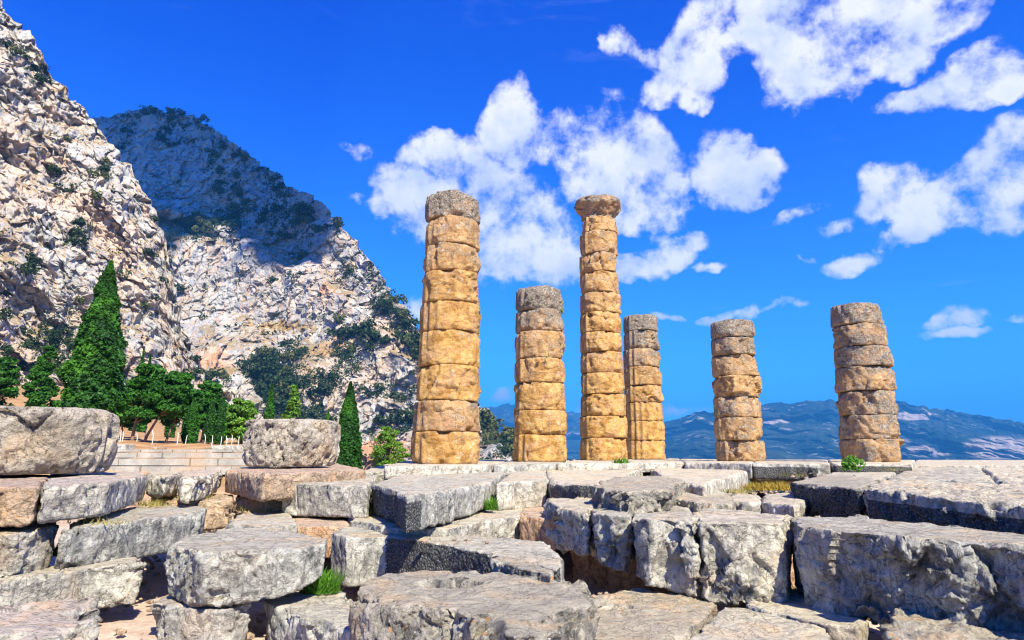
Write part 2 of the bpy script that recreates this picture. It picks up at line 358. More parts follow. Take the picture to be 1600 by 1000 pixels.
# ------------------------------------------------------------------ stone blocks
def poly_dist(pts, poly):
    d = np.full(len(pts), 1e9)
    for a, b in zip(poly, np.roll(poly, -1, 0)):
        ab = b - a; L = (ab @ ab) + 1e-9
        tt = np.clip(((pts - a) @ ab) / L, 0, 1); q = a + tt[:, None] * ab
        d = np.minimum(d, np.hypot(*(pts - q).T))
    return d
def block_mesh(P, h, inset, rough, seed, vox, top_rough=.006, chip=.045, pits=(), fscale=4.0, grooves=(), warp=.02, pecked=None):
    """P: world top outline (n,3); side faces fall by h; everything then weathered as one solid"""
    n = len(P); cen = P[:, :2].mean(0); h = np.broadcast_to(np.asarray(h, float), (n,)); ins = np.broadcast_to(np.asarray(inset, float), (n,))
    B = P.copy(); dv = cen - P[:, :2]; dv /= np.linalg.norm(dv, axis=1)[:, None] + 1e-9
    B[:, :2] += dv * ins[:, None]; B[:, 2] -= h
    area = sum(P[i][0] * P[(i + 1) % n][1] - P[(i + 1) % n][0] * P[i][1] for i in range(n))
    me = bpy.data.meshes.new('tmp'); idx = list(range(n))
    top = idx if area > 0 else idx[::-1]
    fs = [tuple(top), tuple(i + n for i in top[::-1])]
    for k in range(n):
        a, b = top[k], top[(k + 1) % n]; fs.append((a, a + n, b + n, b))
    me.from_pydata([tuple(v) for v in np.vstack([P, B])], [], fs)
    bm = bmesh.new(); bm.from_mesh(me); bmesh.ops.triangulate(bm, faces=bm.faces[:]); bmesh.ops.recalc_face_normals(bm, faces=bm.faces[:]); bm.to_mesh(me); bm.free()
    o = bpy.data.objects.new('tmp', me); COL.objects.link(o)
    md = o.modifiers.new('r', 'REMESH'); md.mode = 'VOXEL'; md.voxel_size = vox; md.use_smooth_shade = True
    dg = bpy.context.evaluated_depsgraph_get(); dg.update(); ev = o.evaluated_get(dg)
    m2 = bpy.data.meshes.new_from_object(ev); bpy.data.objects.remove(o); bpy.data.meshes.remove(me)
    N = len(m2.vertices); V = np.empty(N * 3, np.float32); m2.vertices.foreach_get('co', V); V = V.reshape(-1, 3).astype(float)
    E = np.empty(len(m2.edges) * 2, np.int32); m2.edges.foreach_get('vertices', E); E = E.reshape(-1, 2)
    deg = np.bincount(E.ravel(), minlength=N)[:, None] + 1e-9
    for it in range(2):
        acc = np.zeros((N, 3)); 
        for c in range(3): acc[:, c] = np.bincount(E[:, 0], V[E[:, 1], c], N) + np.bincount(E[:, 1], V[E[:, 0], c], N)
        V = V * .5 + acc / deg * .5
    m2.vertices.foreach_set('co', V.astype(np.float32).ravel()); m2.update()
    Nn = np.empty(N * 3, np.float32); m2.vertices.foreach_get('normal', Nn); Nn = Nn.reshape(-1, 3).astype(float)
    ztop = P[:, 2].mean(); dt = np.clip(ztop - V[:, 2], 0, 9); ds = poly_dist(V[:, :2], P[:, :2])
    up = sstep(Nn[:, 2], .5, .9); side = 1 - up
    off = np.array([seed * 13.7, seed * 5.1, seed * 9.9])
    Q = V + off
    # large warp so no edge is straight
    w = np.stack([fbm(Q * 1.6 + k * 31, 3) for k in range(3)], 1) * warp; w[:, 2] *= np.where(up > .5, .25, 1)
    V = V + w
    f1, e1 = facets(Q * fscale * np.array([1, 1, .7])); f2, e2 = facets(Q * fscale * 2.9 + 5)
    rv = .35 + 1.3 * sstep(fbm(Q * 1.1 + 77, 2), -.25, .5)
    d = side * rough * rv * (f1 * 1.2 + f2 * .50 + facets(Q * fscale * 7.3 + 3)[0] * .17 + fbm(Q * 9, 4) * .10) + up * top_rough * (fbm(Q * 5, 5) * 1.4 + np.minimum(0, fbm(Q * 2.2 + 50, 3)) * 1.2)
    d -= side * rough * .22 * (1 - sstep(e1, 0, .06)); d += side * (.004 + rough * .06) * fbm(Q * 19, 4, .6)
    V = V + Nn * d[:, None]
    # chipped arrises
    ed = np.exp(-(dt + ds) / (chip * .75 + .012)); nb = sstep(fbm(Q * 3.7 + 11, 4), .0, .6)
    pull = ed * (.008 + chip * 1.5 * nb) * (1 + .7 * f2)
    c3 = np.column_stack([cen[0] - V[:, 0], cen[1] - V[:, 1], np.zeros(N)]); c3 /= np.linalg.norm(c3, axis=1)[:, None] + 1e-9
    V = V + c3 * pull[:, None] * .8; V[:, 2] -= pull * .75
    for (gx, gy, rad, dep) in pits:
        r = np.hypot((V[:, 0] - gx) / (rad * 1.7), (V[:, 1] - gy) / rad) + .35 * fbm(Q * 6, 3)
        V[:, 2] -= dep * (1 - sstep(r, .7, 1.0)) * (up > .2)
    for (ax, ay, wd, dep) in grooves:      # vertical clefts in the side near a world point
        r = np.hypot(V[:, 0] - ax - .12 * fbm(Q * 2.3, 2) , V[:, 1] - ay)
        inw = -Nn * side[:, None] * np.array([1, 1, 0])
        V = V + inw * (dep * 1.1 * np.exp(-(r / wd) ** 1.4) * (.25 + .75 * sstep(dt, 0, .12)))[:, None]
    m2.vertices.foreach_set('co', V.astype(np.float32).ravel()); m2.update()
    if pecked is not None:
        (x0, y0), (x1, y1), margin = pecked       # pecked face, painted darker for shade, between two world points
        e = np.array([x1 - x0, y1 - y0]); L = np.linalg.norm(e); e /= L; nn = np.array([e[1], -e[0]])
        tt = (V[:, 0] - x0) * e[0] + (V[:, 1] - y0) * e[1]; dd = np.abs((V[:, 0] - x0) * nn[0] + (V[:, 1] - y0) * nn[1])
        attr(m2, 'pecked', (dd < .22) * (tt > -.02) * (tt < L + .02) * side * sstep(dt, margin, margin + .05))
    return m2
def stone(label, top, z, h, mat=M_GREY, inset=.04, rough=.03, name='stone_block', dz=None, pits=(), grooves=(), parent=None, cat='stone block', group=None, vox=None, peck=None, **kw):
    stone.seed += 1
    px = np.array(top, float); zz = np.full(len(px), z) + (np.array(dz) if dz is not None else 0)
    P = on_z(px[:, 0], px[:, 1], zz)
    dist = np.linalg.norm(P.mean(0) - CAM); near = np.min(np.linalg.norm(P - CAM, axis=1))
    v = vox or max(.0155, .0030 * (near * .7 + dist * .3))
    pw = [(*on_z(a, b, z)[:2], r, d) for (a, b, r, d) in pits]
    gw = [(*on_z(a, b, z)[:2], r, d) for (a, b, r, d) in grooves]
    pk = (on_z(*peck[0], z)[:2], on_z(*peck[1], z)[:2], peck[2]) if peck else None
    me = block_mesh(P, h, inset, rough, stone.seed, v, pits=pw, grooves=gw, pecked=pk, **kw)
    base = np.array([P[:, 0].mean(), P[:, 1].mean(), (P[:, 2] - np.asarray(h)).min()])
    if parent: base = np.array(parent.location) * 0 + base
    me.transform(Matrix.Translation(-Vector(base)))
    o = link(name, me, mat, parent, base - (np.array(parent.location) if parent else 0))
    me.name = name
    if not parent: tag(o, label, cat, group)
    return o
stone.seed = 0

G_ = 'scattered temple foundation blocks in the foreground'
def foreground():
    st = lambda label, top, z, h, mat=M_GREY, **k: stone(label, top, z, h, mat, group=G_, **k)
    # --- paving course with broken front, centre
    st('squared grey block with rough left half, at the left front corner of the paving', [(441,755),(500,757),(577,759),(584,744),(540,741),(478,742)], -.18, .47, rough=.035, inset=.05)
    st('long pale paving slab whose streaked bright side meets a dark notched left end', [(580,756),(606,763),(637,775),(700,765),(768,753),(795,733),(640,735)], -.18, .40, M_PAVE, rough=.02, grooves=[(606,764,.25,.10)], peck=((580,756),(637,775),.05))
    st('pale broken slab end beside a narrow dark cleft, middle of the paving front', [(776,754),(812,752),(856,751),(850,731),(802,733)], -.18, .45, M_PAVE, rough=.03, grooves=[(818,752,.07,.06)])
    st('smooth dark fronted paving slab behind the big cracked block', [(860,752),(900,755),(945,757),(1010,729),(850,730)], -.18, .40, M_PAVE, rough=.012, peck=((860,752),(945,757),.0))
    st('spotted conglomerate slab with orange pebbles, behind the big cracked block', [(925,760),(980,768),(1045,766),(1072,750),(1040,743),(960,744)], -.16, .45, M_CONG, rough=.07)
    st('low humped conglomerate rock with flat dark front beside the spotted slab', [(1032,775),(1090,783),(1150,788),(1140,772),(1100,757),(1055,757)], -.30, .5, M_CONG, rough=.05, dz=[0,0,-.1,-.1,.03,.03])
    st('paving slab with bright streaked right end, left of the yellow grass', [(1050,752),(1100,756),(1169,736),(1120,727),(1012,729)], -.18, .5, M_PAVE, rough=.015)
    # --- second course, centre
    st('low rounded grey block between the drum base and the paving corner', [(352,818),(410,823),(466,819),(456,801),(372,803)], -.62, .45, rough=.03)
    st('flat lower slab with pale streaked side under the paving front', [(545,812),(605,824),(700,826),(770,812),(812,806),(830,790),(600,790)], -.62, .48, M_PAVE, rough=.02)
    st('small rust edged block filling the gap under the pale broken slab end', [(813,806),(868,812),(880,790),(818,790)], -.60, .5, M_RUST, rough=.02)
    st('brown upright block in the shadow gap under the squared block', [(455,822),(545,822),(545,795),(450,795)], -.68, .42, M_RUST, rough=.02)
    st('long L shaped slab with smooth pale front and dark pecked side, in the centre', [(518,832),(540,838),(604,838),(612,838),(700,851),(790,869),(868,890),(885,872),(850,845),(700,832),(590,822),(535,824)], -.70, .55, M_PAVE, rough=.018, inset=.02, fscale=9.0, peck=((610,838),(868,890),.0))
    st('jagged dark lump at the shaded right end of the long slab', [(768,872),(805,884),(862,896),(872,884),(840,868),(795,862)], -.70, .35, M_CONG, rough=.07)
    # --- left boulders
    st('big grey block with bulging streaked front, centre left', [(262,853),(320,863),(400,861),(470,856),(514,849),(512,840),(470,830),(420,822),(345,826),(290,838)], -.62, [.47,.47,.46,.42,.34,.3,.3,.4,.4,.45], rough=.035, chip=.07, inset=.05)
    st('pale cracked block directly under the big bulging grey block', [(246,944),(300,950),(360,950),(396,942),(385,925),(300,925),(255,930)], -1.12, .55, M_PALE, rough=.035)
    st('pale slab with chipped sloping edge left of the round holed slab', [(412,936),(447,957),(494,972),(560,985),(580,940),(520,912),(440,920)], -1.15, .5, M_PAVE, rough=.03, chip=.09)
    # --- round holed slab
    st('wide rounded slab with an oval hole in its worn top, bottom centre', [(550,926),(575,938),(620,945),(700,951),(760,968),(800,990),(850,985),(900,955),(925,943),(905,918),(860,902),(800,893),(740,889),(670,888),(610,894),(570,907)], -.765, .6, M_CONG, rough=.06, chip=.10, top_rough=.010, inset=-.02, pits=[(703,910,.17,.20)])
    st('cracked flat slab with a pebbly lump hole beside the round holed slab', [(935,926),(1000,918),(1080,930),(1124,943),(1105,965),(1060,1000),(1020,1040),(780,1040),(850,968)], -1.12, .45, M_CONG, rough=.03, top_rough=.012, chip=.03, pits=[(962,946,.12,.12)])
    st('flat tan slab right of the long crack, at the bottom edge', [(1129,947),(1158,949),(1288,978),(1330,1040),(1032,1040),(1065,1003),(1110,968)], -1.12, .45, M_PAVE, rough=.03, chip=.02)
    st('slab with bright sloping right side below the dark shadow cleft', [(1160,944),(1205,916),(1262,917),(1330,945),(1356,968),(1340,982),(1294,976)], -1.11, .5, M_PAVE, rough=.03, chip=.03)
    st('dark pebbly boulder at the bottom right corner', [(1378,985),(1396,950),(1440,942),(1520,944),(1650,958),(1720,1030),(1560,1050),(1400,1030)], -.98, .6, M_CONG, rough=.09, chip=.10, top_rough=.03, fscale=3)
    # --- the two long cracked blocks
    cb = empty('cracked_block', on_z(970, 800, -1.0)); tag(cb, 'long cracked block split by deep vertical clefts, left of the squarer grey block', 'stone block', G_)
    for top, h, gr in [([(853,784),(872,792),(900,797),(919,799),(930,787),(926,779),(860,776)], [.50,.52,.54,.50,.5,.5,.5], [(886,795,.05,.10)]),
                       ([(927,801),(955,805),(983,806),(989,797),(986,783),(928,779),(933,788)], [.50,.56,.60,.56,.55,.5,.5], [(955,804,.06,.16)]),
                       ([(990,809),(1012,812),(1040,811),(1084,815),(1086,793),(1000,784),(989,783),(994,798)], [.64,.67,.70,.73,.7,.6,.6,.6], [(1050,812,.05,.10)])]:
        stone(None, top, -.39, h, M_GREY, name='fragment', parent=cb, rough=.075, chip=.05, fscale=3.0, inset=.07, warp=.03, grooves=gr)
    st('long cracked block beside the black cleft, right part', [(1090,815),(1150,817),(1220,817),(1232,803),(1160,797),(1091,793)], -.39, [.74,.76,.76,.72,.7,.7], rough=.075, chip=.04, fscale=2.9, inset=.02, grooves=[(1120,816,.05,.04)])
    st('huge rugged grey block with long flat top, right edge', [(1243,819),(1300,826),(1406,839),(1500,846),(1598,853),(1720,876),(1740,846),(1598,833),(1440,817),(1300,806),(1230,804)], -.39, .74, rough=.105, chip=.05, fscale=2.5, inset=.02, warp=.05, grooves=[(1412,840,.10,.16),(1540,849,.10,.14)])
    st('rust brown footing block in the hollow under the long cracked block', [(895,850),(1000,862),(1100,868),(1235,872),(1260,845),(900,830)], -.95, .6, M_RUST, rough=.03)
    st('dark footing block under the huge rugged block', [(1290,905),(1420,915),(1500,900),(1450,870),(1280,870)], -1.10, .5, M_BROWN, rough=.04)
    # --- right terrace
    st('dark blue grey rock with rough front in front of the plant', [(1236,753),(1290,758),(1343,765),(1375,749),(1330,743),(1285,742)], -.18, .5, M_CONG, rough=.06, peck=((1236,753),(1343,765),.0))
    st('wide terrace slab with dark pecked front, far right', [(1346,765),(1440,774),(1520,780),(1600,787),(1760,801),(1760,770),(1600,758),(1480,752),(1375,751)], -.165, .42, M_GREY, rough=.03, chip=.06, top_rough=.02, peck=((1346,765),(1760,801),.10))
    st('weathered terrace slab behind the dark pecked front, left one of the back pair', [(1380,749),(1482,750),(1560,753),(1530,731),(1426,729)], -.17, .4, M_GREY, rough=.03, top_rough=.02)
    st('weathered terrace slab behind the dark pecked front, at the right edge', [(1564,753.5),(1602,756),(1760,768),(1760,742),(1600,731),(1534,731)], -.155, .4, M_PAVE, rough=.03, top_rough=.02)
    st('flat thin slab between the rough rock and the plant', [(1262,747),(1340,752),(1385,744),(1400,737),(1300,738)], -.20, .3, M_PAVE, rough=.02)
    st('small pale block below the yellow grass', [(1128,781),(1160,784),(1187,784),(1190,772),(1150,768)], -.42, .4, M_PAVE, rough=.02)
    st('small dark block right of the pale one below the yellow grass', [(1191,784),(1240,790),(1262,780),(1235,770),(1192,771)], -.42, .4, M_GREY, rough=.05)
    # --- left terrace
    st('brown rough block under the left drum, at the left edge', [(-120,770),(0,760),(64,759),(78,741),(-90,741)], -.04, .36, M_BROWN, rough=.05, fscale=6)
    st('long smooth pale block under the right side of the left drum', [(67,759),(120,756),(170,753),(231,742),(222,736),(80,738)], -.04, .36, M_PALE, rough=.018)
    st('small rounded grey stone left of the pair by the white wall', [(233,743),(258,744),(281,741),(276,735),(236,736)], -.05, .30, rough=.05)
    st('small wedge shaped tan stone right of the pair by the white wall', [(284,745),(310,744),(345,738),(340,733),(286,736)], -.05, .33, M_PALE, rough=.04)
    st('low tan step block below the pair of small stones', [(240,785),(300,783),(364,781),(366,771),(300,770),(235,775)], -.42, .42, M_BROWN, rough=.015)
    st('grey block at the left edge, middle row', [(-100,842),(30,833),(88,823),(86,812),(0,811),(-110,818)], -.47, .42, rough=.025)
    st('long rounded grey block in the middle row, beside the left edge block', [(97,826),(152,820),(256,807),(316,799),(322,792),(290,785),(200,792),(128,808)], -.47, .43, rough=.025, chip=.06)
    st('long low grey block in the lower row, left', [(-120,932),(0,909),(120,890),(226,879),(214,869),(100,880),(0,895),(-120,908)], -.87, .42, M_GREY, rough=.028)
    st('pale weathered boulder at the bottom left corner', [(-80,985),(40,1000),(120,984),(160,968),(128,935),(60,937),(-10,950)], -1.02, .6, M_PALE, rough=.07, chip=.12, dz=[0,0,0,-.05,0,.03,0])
foreground()

# drum footing beside the paving
ft = empty('drum_footing', on_z(440, 735, -.9)); tag(ft, 'pinkish brown two course plinth under the right hand loose drum', 'plinth')
stone(None, [(352,734),(412,739),(480,737),(572,733),(530,724),(400,725)], -.01, .40, M_BROWN, rough=.012, name='plinth_block', parent=ft)
stone(None, [(368,775),(412,779),(470,777),(470,765),(380,765)], -.415, .45, M_BROWN, rough=.03, name='plinth_block', parent=ft)

# stylobate under the columns
plat = empty('temple_platform', (4, 20, -.6)); tag(plat, kind='structure')
def slab(top, z, h, mat=M_PAVE, **k): return stone(None, top, z, h, mat, name='slab', parent=plat, vox=.05, **k)
slab([(598,728.5),(690,727.5),(768,726),(800,718),(640,718)], 0, .3, rough=.02)
slab([(770,726),(868,724),(900,717.5),(803,718)], 0, .3, rough=.02)
slab([(870,724),(1000,722.5),(1068,722),(1060,716.5),(902,717.5)], 0, .3, rough=.02)
slab([(1070,722.5),(1174,724),(1180,718),(1062,717)], 0, .42, rough=.02)
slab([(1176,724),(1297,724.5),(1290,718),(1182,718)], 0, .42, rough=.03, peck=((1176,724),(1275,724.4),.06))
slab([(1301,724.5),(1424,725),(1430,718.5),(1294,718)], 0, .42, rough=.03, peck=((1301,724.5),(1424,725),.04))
slab([(1426,727),(1700,728),(1700,719),(1432,718.5)], -.1, .42, rough=.03)
slab([(1172,741),(1240,744),(1300,742),(1300,728),(1176,728)], -.35, .3, rough=.03)
slab([(600,735),(1010,729),(1170,728),(1180,722),(600,725)], -.19, .3)
slab([(560,738),(640,736),(640,727),(590,728)], -.19, .4)

# ------------------------------------------------------------------ column drums
def drum_mesh(r0, r1, h, seed, flute=(0, 0), rough=.05, bulge=.016, capital=False, res=112, notch=None):
    nz = max(10, int(h / .028)); th = np.linspace(0, 2 * np.pi, res, endpoint=False); v = np.linspace(0, 1, nz)
    TH, VV = np.meshgrid(th, v, indexing='ij'); TH = TH.ravel(); VV = VV.ravel()
    rr = r0 + (r1 - r0) * VV
    e = np.minimum(VV, 1 - VV) * h
    rr = rr - bulge * np.exp(-e / .022) * 1.6 + bulge * .35 * np.sin(np.pi * VV)
    if capital: rr = r0 + (r1 + .06 - r0) * sstep(VV, .1, .75) - .06 * sstep(VV, .92, 1)
    X = rr * np.cos(TH); Y = rr * np.sin(TH); Z = VV * h
    Q = np.stack([X, Y, Z], 1) + seed * 7.31
    f1, e1 = facets(Q * np.array([1.25, 1.25, 1.0])); f2, e2 = facets(Q * 4.2 + 3)
    lump = fbm(Q * 1.3, 3)
    # flutes survive only in a sector
    a = (TH - flute[0] + np.pi) % (2 * np.pi) - np.pi
    keep = 1 - sstep(np.abs(a) + .25 * lump, flute[1] * .8, flute[1] * 1.1 + .01)
    fl = -.075 * (np.abs(np.sin(TH * 10)) ** .8) + .035
    wear = .55 + .9 * sstep(fbm(Q * 1.1 + 40, 2), -.3, .5)
    d = keep * fl + (1 - keep) * (rough * wear * (f1 * 1.15 + f2 * .50 + facets(Q * 11 + 3)[0] * .20 + fbm(Q * 7, 4) * .12) + .05 * lump - .03 - rough * .22 * (1 - sstep(e1, 0, .06)) + .012 * fbm(Q * 13, 4, .6))
    if capital: d = rough * (f1 * 1.3 + f2 * .5 + fbm(Q * 4, 4) * .5) - .07 * np.maximum(0, np.sin(TH * 4 + seed)) * sstep(VV, .3, .9)
    brk = sstep(fbm(np.stack([X * 1.9, Y * 1.9, np.where(VV > .5, 9.0, 0) + seed * 3.3], 1), 3), .10, .65)     # broken arrises
    d -= .11 * brk * (np.exp(-(e / .10) ** 2)) * (1 + .8 * f2)
    rr2 = rr + np.minimum(d, .05 if not capital else .2)
    V = np.stack([rr2 * np.cos(TH), rr2 * np.sin(TH), Z + .012 * fbm(Q * 3, 2)], 1).reshape(res, nz, 3)
    # caps: rings to the middle
    rings = [.82, .5, .15]
    bot = [V[:, 0] * np.array([k, k, 1]) for k in rings[::-1]]; tp = []
    for k in rings:
        q = V[:, -1] * np.array([k, k, 1]); q[:, 2] += .02 * fbm(q * 3 + seed, 3) + .015; tp.append(q)
    A = np.concatenate([np.stack(bot, 1), V, np.stack(tp, 1)], 1); n2 = A.shape[1]
    me = mesh_np('drum', A.reshape(-1, 3), grid_faces(res, n2, True)); 
    bm = bmesh.new(); bm.from_mesh(me); bm.verts.ensure_lookup_table()
    bm.faces.new([bm.verts[i * n2] for i in range(res)][::-1]); bm.faces.new([bm.verts[i * n2 + n2 - 1] for i in range(res)])
    bmesh.ops.recalc_face_normals(bm, faces=bm.faces[:]); bm.to_mesh(me); bm.free()
    return me

def column(label, depth, base, drums, seed, capital=None):
    """base: (xl, xr, y) at the foot; drums: (y_top, xl, xr, greyness, flute sector half angle)"""
    xl, xr, yb = base
    c = on_y((xl + xr) / 2, yb, depth); c[2] = 0.0
    ctr = empty('temple_column', c); tag(ctr, label, 'column', 'columns of the ruined temple')
    ang = math.atan2(c[0], c[1]); k = 1 / (F_PX * math.hypot(1, 0)) 
    def edge(x, y): return on_y(x, y, depth)
    z0 = 0.0; pl, pr = edge(xl, yb), edge(xr, yb)
    r_prev = abs(pr[0] - pl[0]) / 2 * math.cos(ang) ; cx_prev = (pl[0] + pr[0]) / 2
    for i, (yt, l, r, grey, fl) in enumerate(drums):
        a, b = edge(l, yt), edge(r, yt); z1 = CAM[2] + (a[2] - CAM[2]) * (depth - .45) / depth; rad = abs(b[0] - a[0]) / 2 * math.cos(ang); cxx = (a[0] + b[0]) / 2
        iscap = capital and i == len(drums) - 1
        rng = random.Random(seed * 31 + i)
        r0 = r_prev * (1.0 if not iscap else .92); r1 = rad
        rad0 = r0 + .03; rad1 = r1 + .03
        me = drum_mesh(rad0, rad1, z1 - z0 - .012, seed * 17 + i * 1.7, (math.pi * 1.14 - ang + rng.uniform(-.15, .12), fl), rough=.050 + .03 * rng.random() + .02 * grey, capital=iscap)
        d = link('capital' if iscap else 'drum', me, M_COL, ctr, (((cx_prev + cxx) / 2) - c[0] + rng.uniform(-.015, .015), rng.uniform(-.02, .02), z0))
        me.name = d.name; d['grey'] = float(grey)
        z0 = z1; r_prev = rad; cx_prev = cxx
    return ctr
column('thick tall golden column of nine drums, nearest and leftmost, grey cap stone on top', 17.0, (645,749,723), [
    (674,647,749,.05,.5),(626,652,749,.45,.4),(572,654,748,.05,.3),(518,658,748,.0,.3),(473,660,749,.1,.9),(425,663,749,.2,.4),(383,666,748,.4,.4),(341,668,747,.5,.4),(301,669,748,1.0,.5)], 1)
column('short golden column of seven drums left of the column that has the capital', 21.0, (803,886,720), [
    (679,804,884,.0,.5),(641,805,883,.05,.4),(598,806,882,.15,.4),(560,807,881,.25,.4),(518,808,880,.45,.4),(484,808,877,.75,.4),(448,809,875,1.0,.5)], 2)
column('slender tallest column of many drums topped by a flared broken capital', 24.5, (908,981,718), [
    (684,909,979,.0,.5),(650,909,978,.0,.6),(616,909,976,.05,.4),(583,910,974,.05,.4),(550,909,972,.15,.5),(519,909,970,.1,.4),(488,909,968,.15,.4),(457,908,966,.3,.4),(425,908,965,.3,.4),(396,908,964,.4,.4),(362,908,963,.4,.5),(338,911,960,.35,.4),(309,898,966,.8,.0)], 3, capital=True)
column('short farthest column with fluted left sides, close right of the tallest column', 29.0, (979,1040,717), [
    (688,978,1038,.0,1.2),(658,978,1036,.0,1.2),(629,977,1035,.05,1.2),(602,977,1032,.15,.8),(573,976,1031,.3,.9),(545,976,1030,.6,.9),(517,976,1029,.8,.9),(492,976,1026,1.0,.6)], 4)
column('short tan column of seven drums standing alone, second from the right', 22.3, (1120,1195,720), [
    (688,1118,1192,.5,.4),(652,1117,1189,.5,.3),(620,1116,1187,.6,.3),(587,1114,1184,.4,.2),(554,1113,1181,.5,.2),(527,1112,1178,.75,.3),(500,1111,1174,.9,.3)], 5)
column('leaning looking weathered tan column of seven drums with dark top, rightmost', 20.6, (1316,1411,722), [
    (686,1314,1408,.55,.3),(648,1311,1402,.7,.2),(610,1307,1398,.75,.2),(572,1304,1392,.6,.2),(541,1302,1387,.75,.2),(506,1299,1381,.7,.2),(473,1298,1373,.8,.3)], 6)

# loose drums
def loose_drum(label, px, py, depth, zb, r, h, seed, grey):
    c = on_y(px, py, depth); me = drum_mesh(r * .97, r, h, seed, (0, 0), rough=.10, bulge=.04, res=240)
    N = len(me.vertices); V = np.empty(N * 3, np.float32); me.vertices.foreach_get('co', V); V = V.reshape(-1, 3)
    t = V[:, 2] / h; k = 1 - .06 * sstep(1 - t, .65, 1.05) - .03 * sstep(t, .9, 1.0); V[:, 0] *= k; V[:, 1] *= k
    me.vertices.foreach_set('co', V.ravel()); me.update()
    o = link('column_drum', me, M_DRUMG, None, (c[0], c[1], zb)); tag(o, label, 'column drum', 'loose column drums lying on the terrace'); return o
loose_drum('very large loose column drum on low props at the left edge', 50, 740, 8.9, .0, .93, .87, 91, .8)
loose_drum('loose weathered column drum on the pinkish plinth, left of the small cypress', 454, 728, 12.3, .025, .86, .86, 57, .8)
# props under the drums
for (px, py, s) in ((125, 741, .10), (60, 742, .13), (30, 742, .1)):
    pass

# ------------------------------------------------------------------ ground
def ground_z(x, y):
    r = np.hypot(x, y); az = CX + F_PX * x / np.maximum(y, .5) / math.cos(PITCH) * 1.0
    az = np.where(y <= .5, np.where(x < 0, -3000, 5000), az)
    left = 1 - sstep(az, 380, 600)
    base = -1.5 + .05 * vnoise(np.stack([x * .6, y * .6, x * 0], 1))
    upz = base + sstep(r, 14, 34) * 2.0 + np.maximum(0, r - 40) * .03 + (np.maximum(0, r - 40) * .03 + 14 * sstep(r, 120, 400)) * (1 - sstep(az, 120, 320))
    dn = base - np.maximum(0, r - 34) * .32 * (1 - .6 * sstep(r, 300, 1200))
    dn = np.maximum(dn, -420 + 20 * vnoise(np.stack([x * .002, y * .002, x * 0], 1)))
    back = sstep(-y, 5, 40)
    g = left * upz + (1 - left) * dn
    return g * (1 - back) + back * (base - np.maximum(0, -y - 10) * .1)
def ground():
    nr, na = 170, 420
    rr = np.concatenate([[0.3], .9 * (15000 / .9) ** np.linspace(0, 1, nr - 1)]); aa = np.linspace(0, 2 * np.pi, na, endpoint=False)
    A, RR = np.meshgrid(aa, rr, indexing='ij'); x = (RR * np.sin(A)).ravel(); y = (RR * np.cos(A)).ravel()
    z = ground_z(x, y); z += .10 * fbm(np.stack([x, y, z], 1) * .35, 4) * sstep(np.hypot(x, y), 12, 30)
    z = np.maximum(z, -460)
    me = mesh_np('ground', np.stack([x, y, z], 1), grid_faces(na, nr, True))
    m, t = new_mat('ground_earth'); P = t.add('ShaderNodeNewGeometry', out=0)
    dist = t.add('ShaderNodeVectorMath', {0: P}, out=1, operation='LENGTH')
    n = t.noise(P, 2.2, 8, .68, .4); f = t.noise(P, 22, 6, .7); b = t.noise(P, .12, 6, .65)
    near = t.mix(t.ramp(n, .35, .65), (.44, .32, .24, 1), (.62, .50, .41, 1))
    slope = t.mix(t.ramp(t.noise(P, .45, 7, .7), .38, .6), (.34, .17, .075, 1), (.50, .31, .15, 1))
    slope = t.mix(t.ramp(b, .55, .68), slope, (.14, .14, .06, 1))
    col = t.mix(t.ramp(dist, 14, 24), near, slope)
    far = t.mix(t.ramp(t.noise(P, .004, 8, .65), .45, .6), (.05, .075, .035, 1), (.20, .17, .10, 1))
    col = t.mix(t.ramp(dist, 150, 500), col, far)
    col = t.mix(.5, col, t.add('ShaderNodeHueSaturation', {'Color': col, 'Value': t.math('ADD', .4, t.math('MULTIPLY', f, 1.2))}))
    nrm = t.add('ShaderNodeBump', {'Height': t.math('ADD', n, t.math('MULTIPLY', f, .35)), 'Strength': .8, 'Distance': .05})
    finish(m, t, col, .95, nrm, .1)
    tag(link('ground', me, m), kind='structure')
ground()

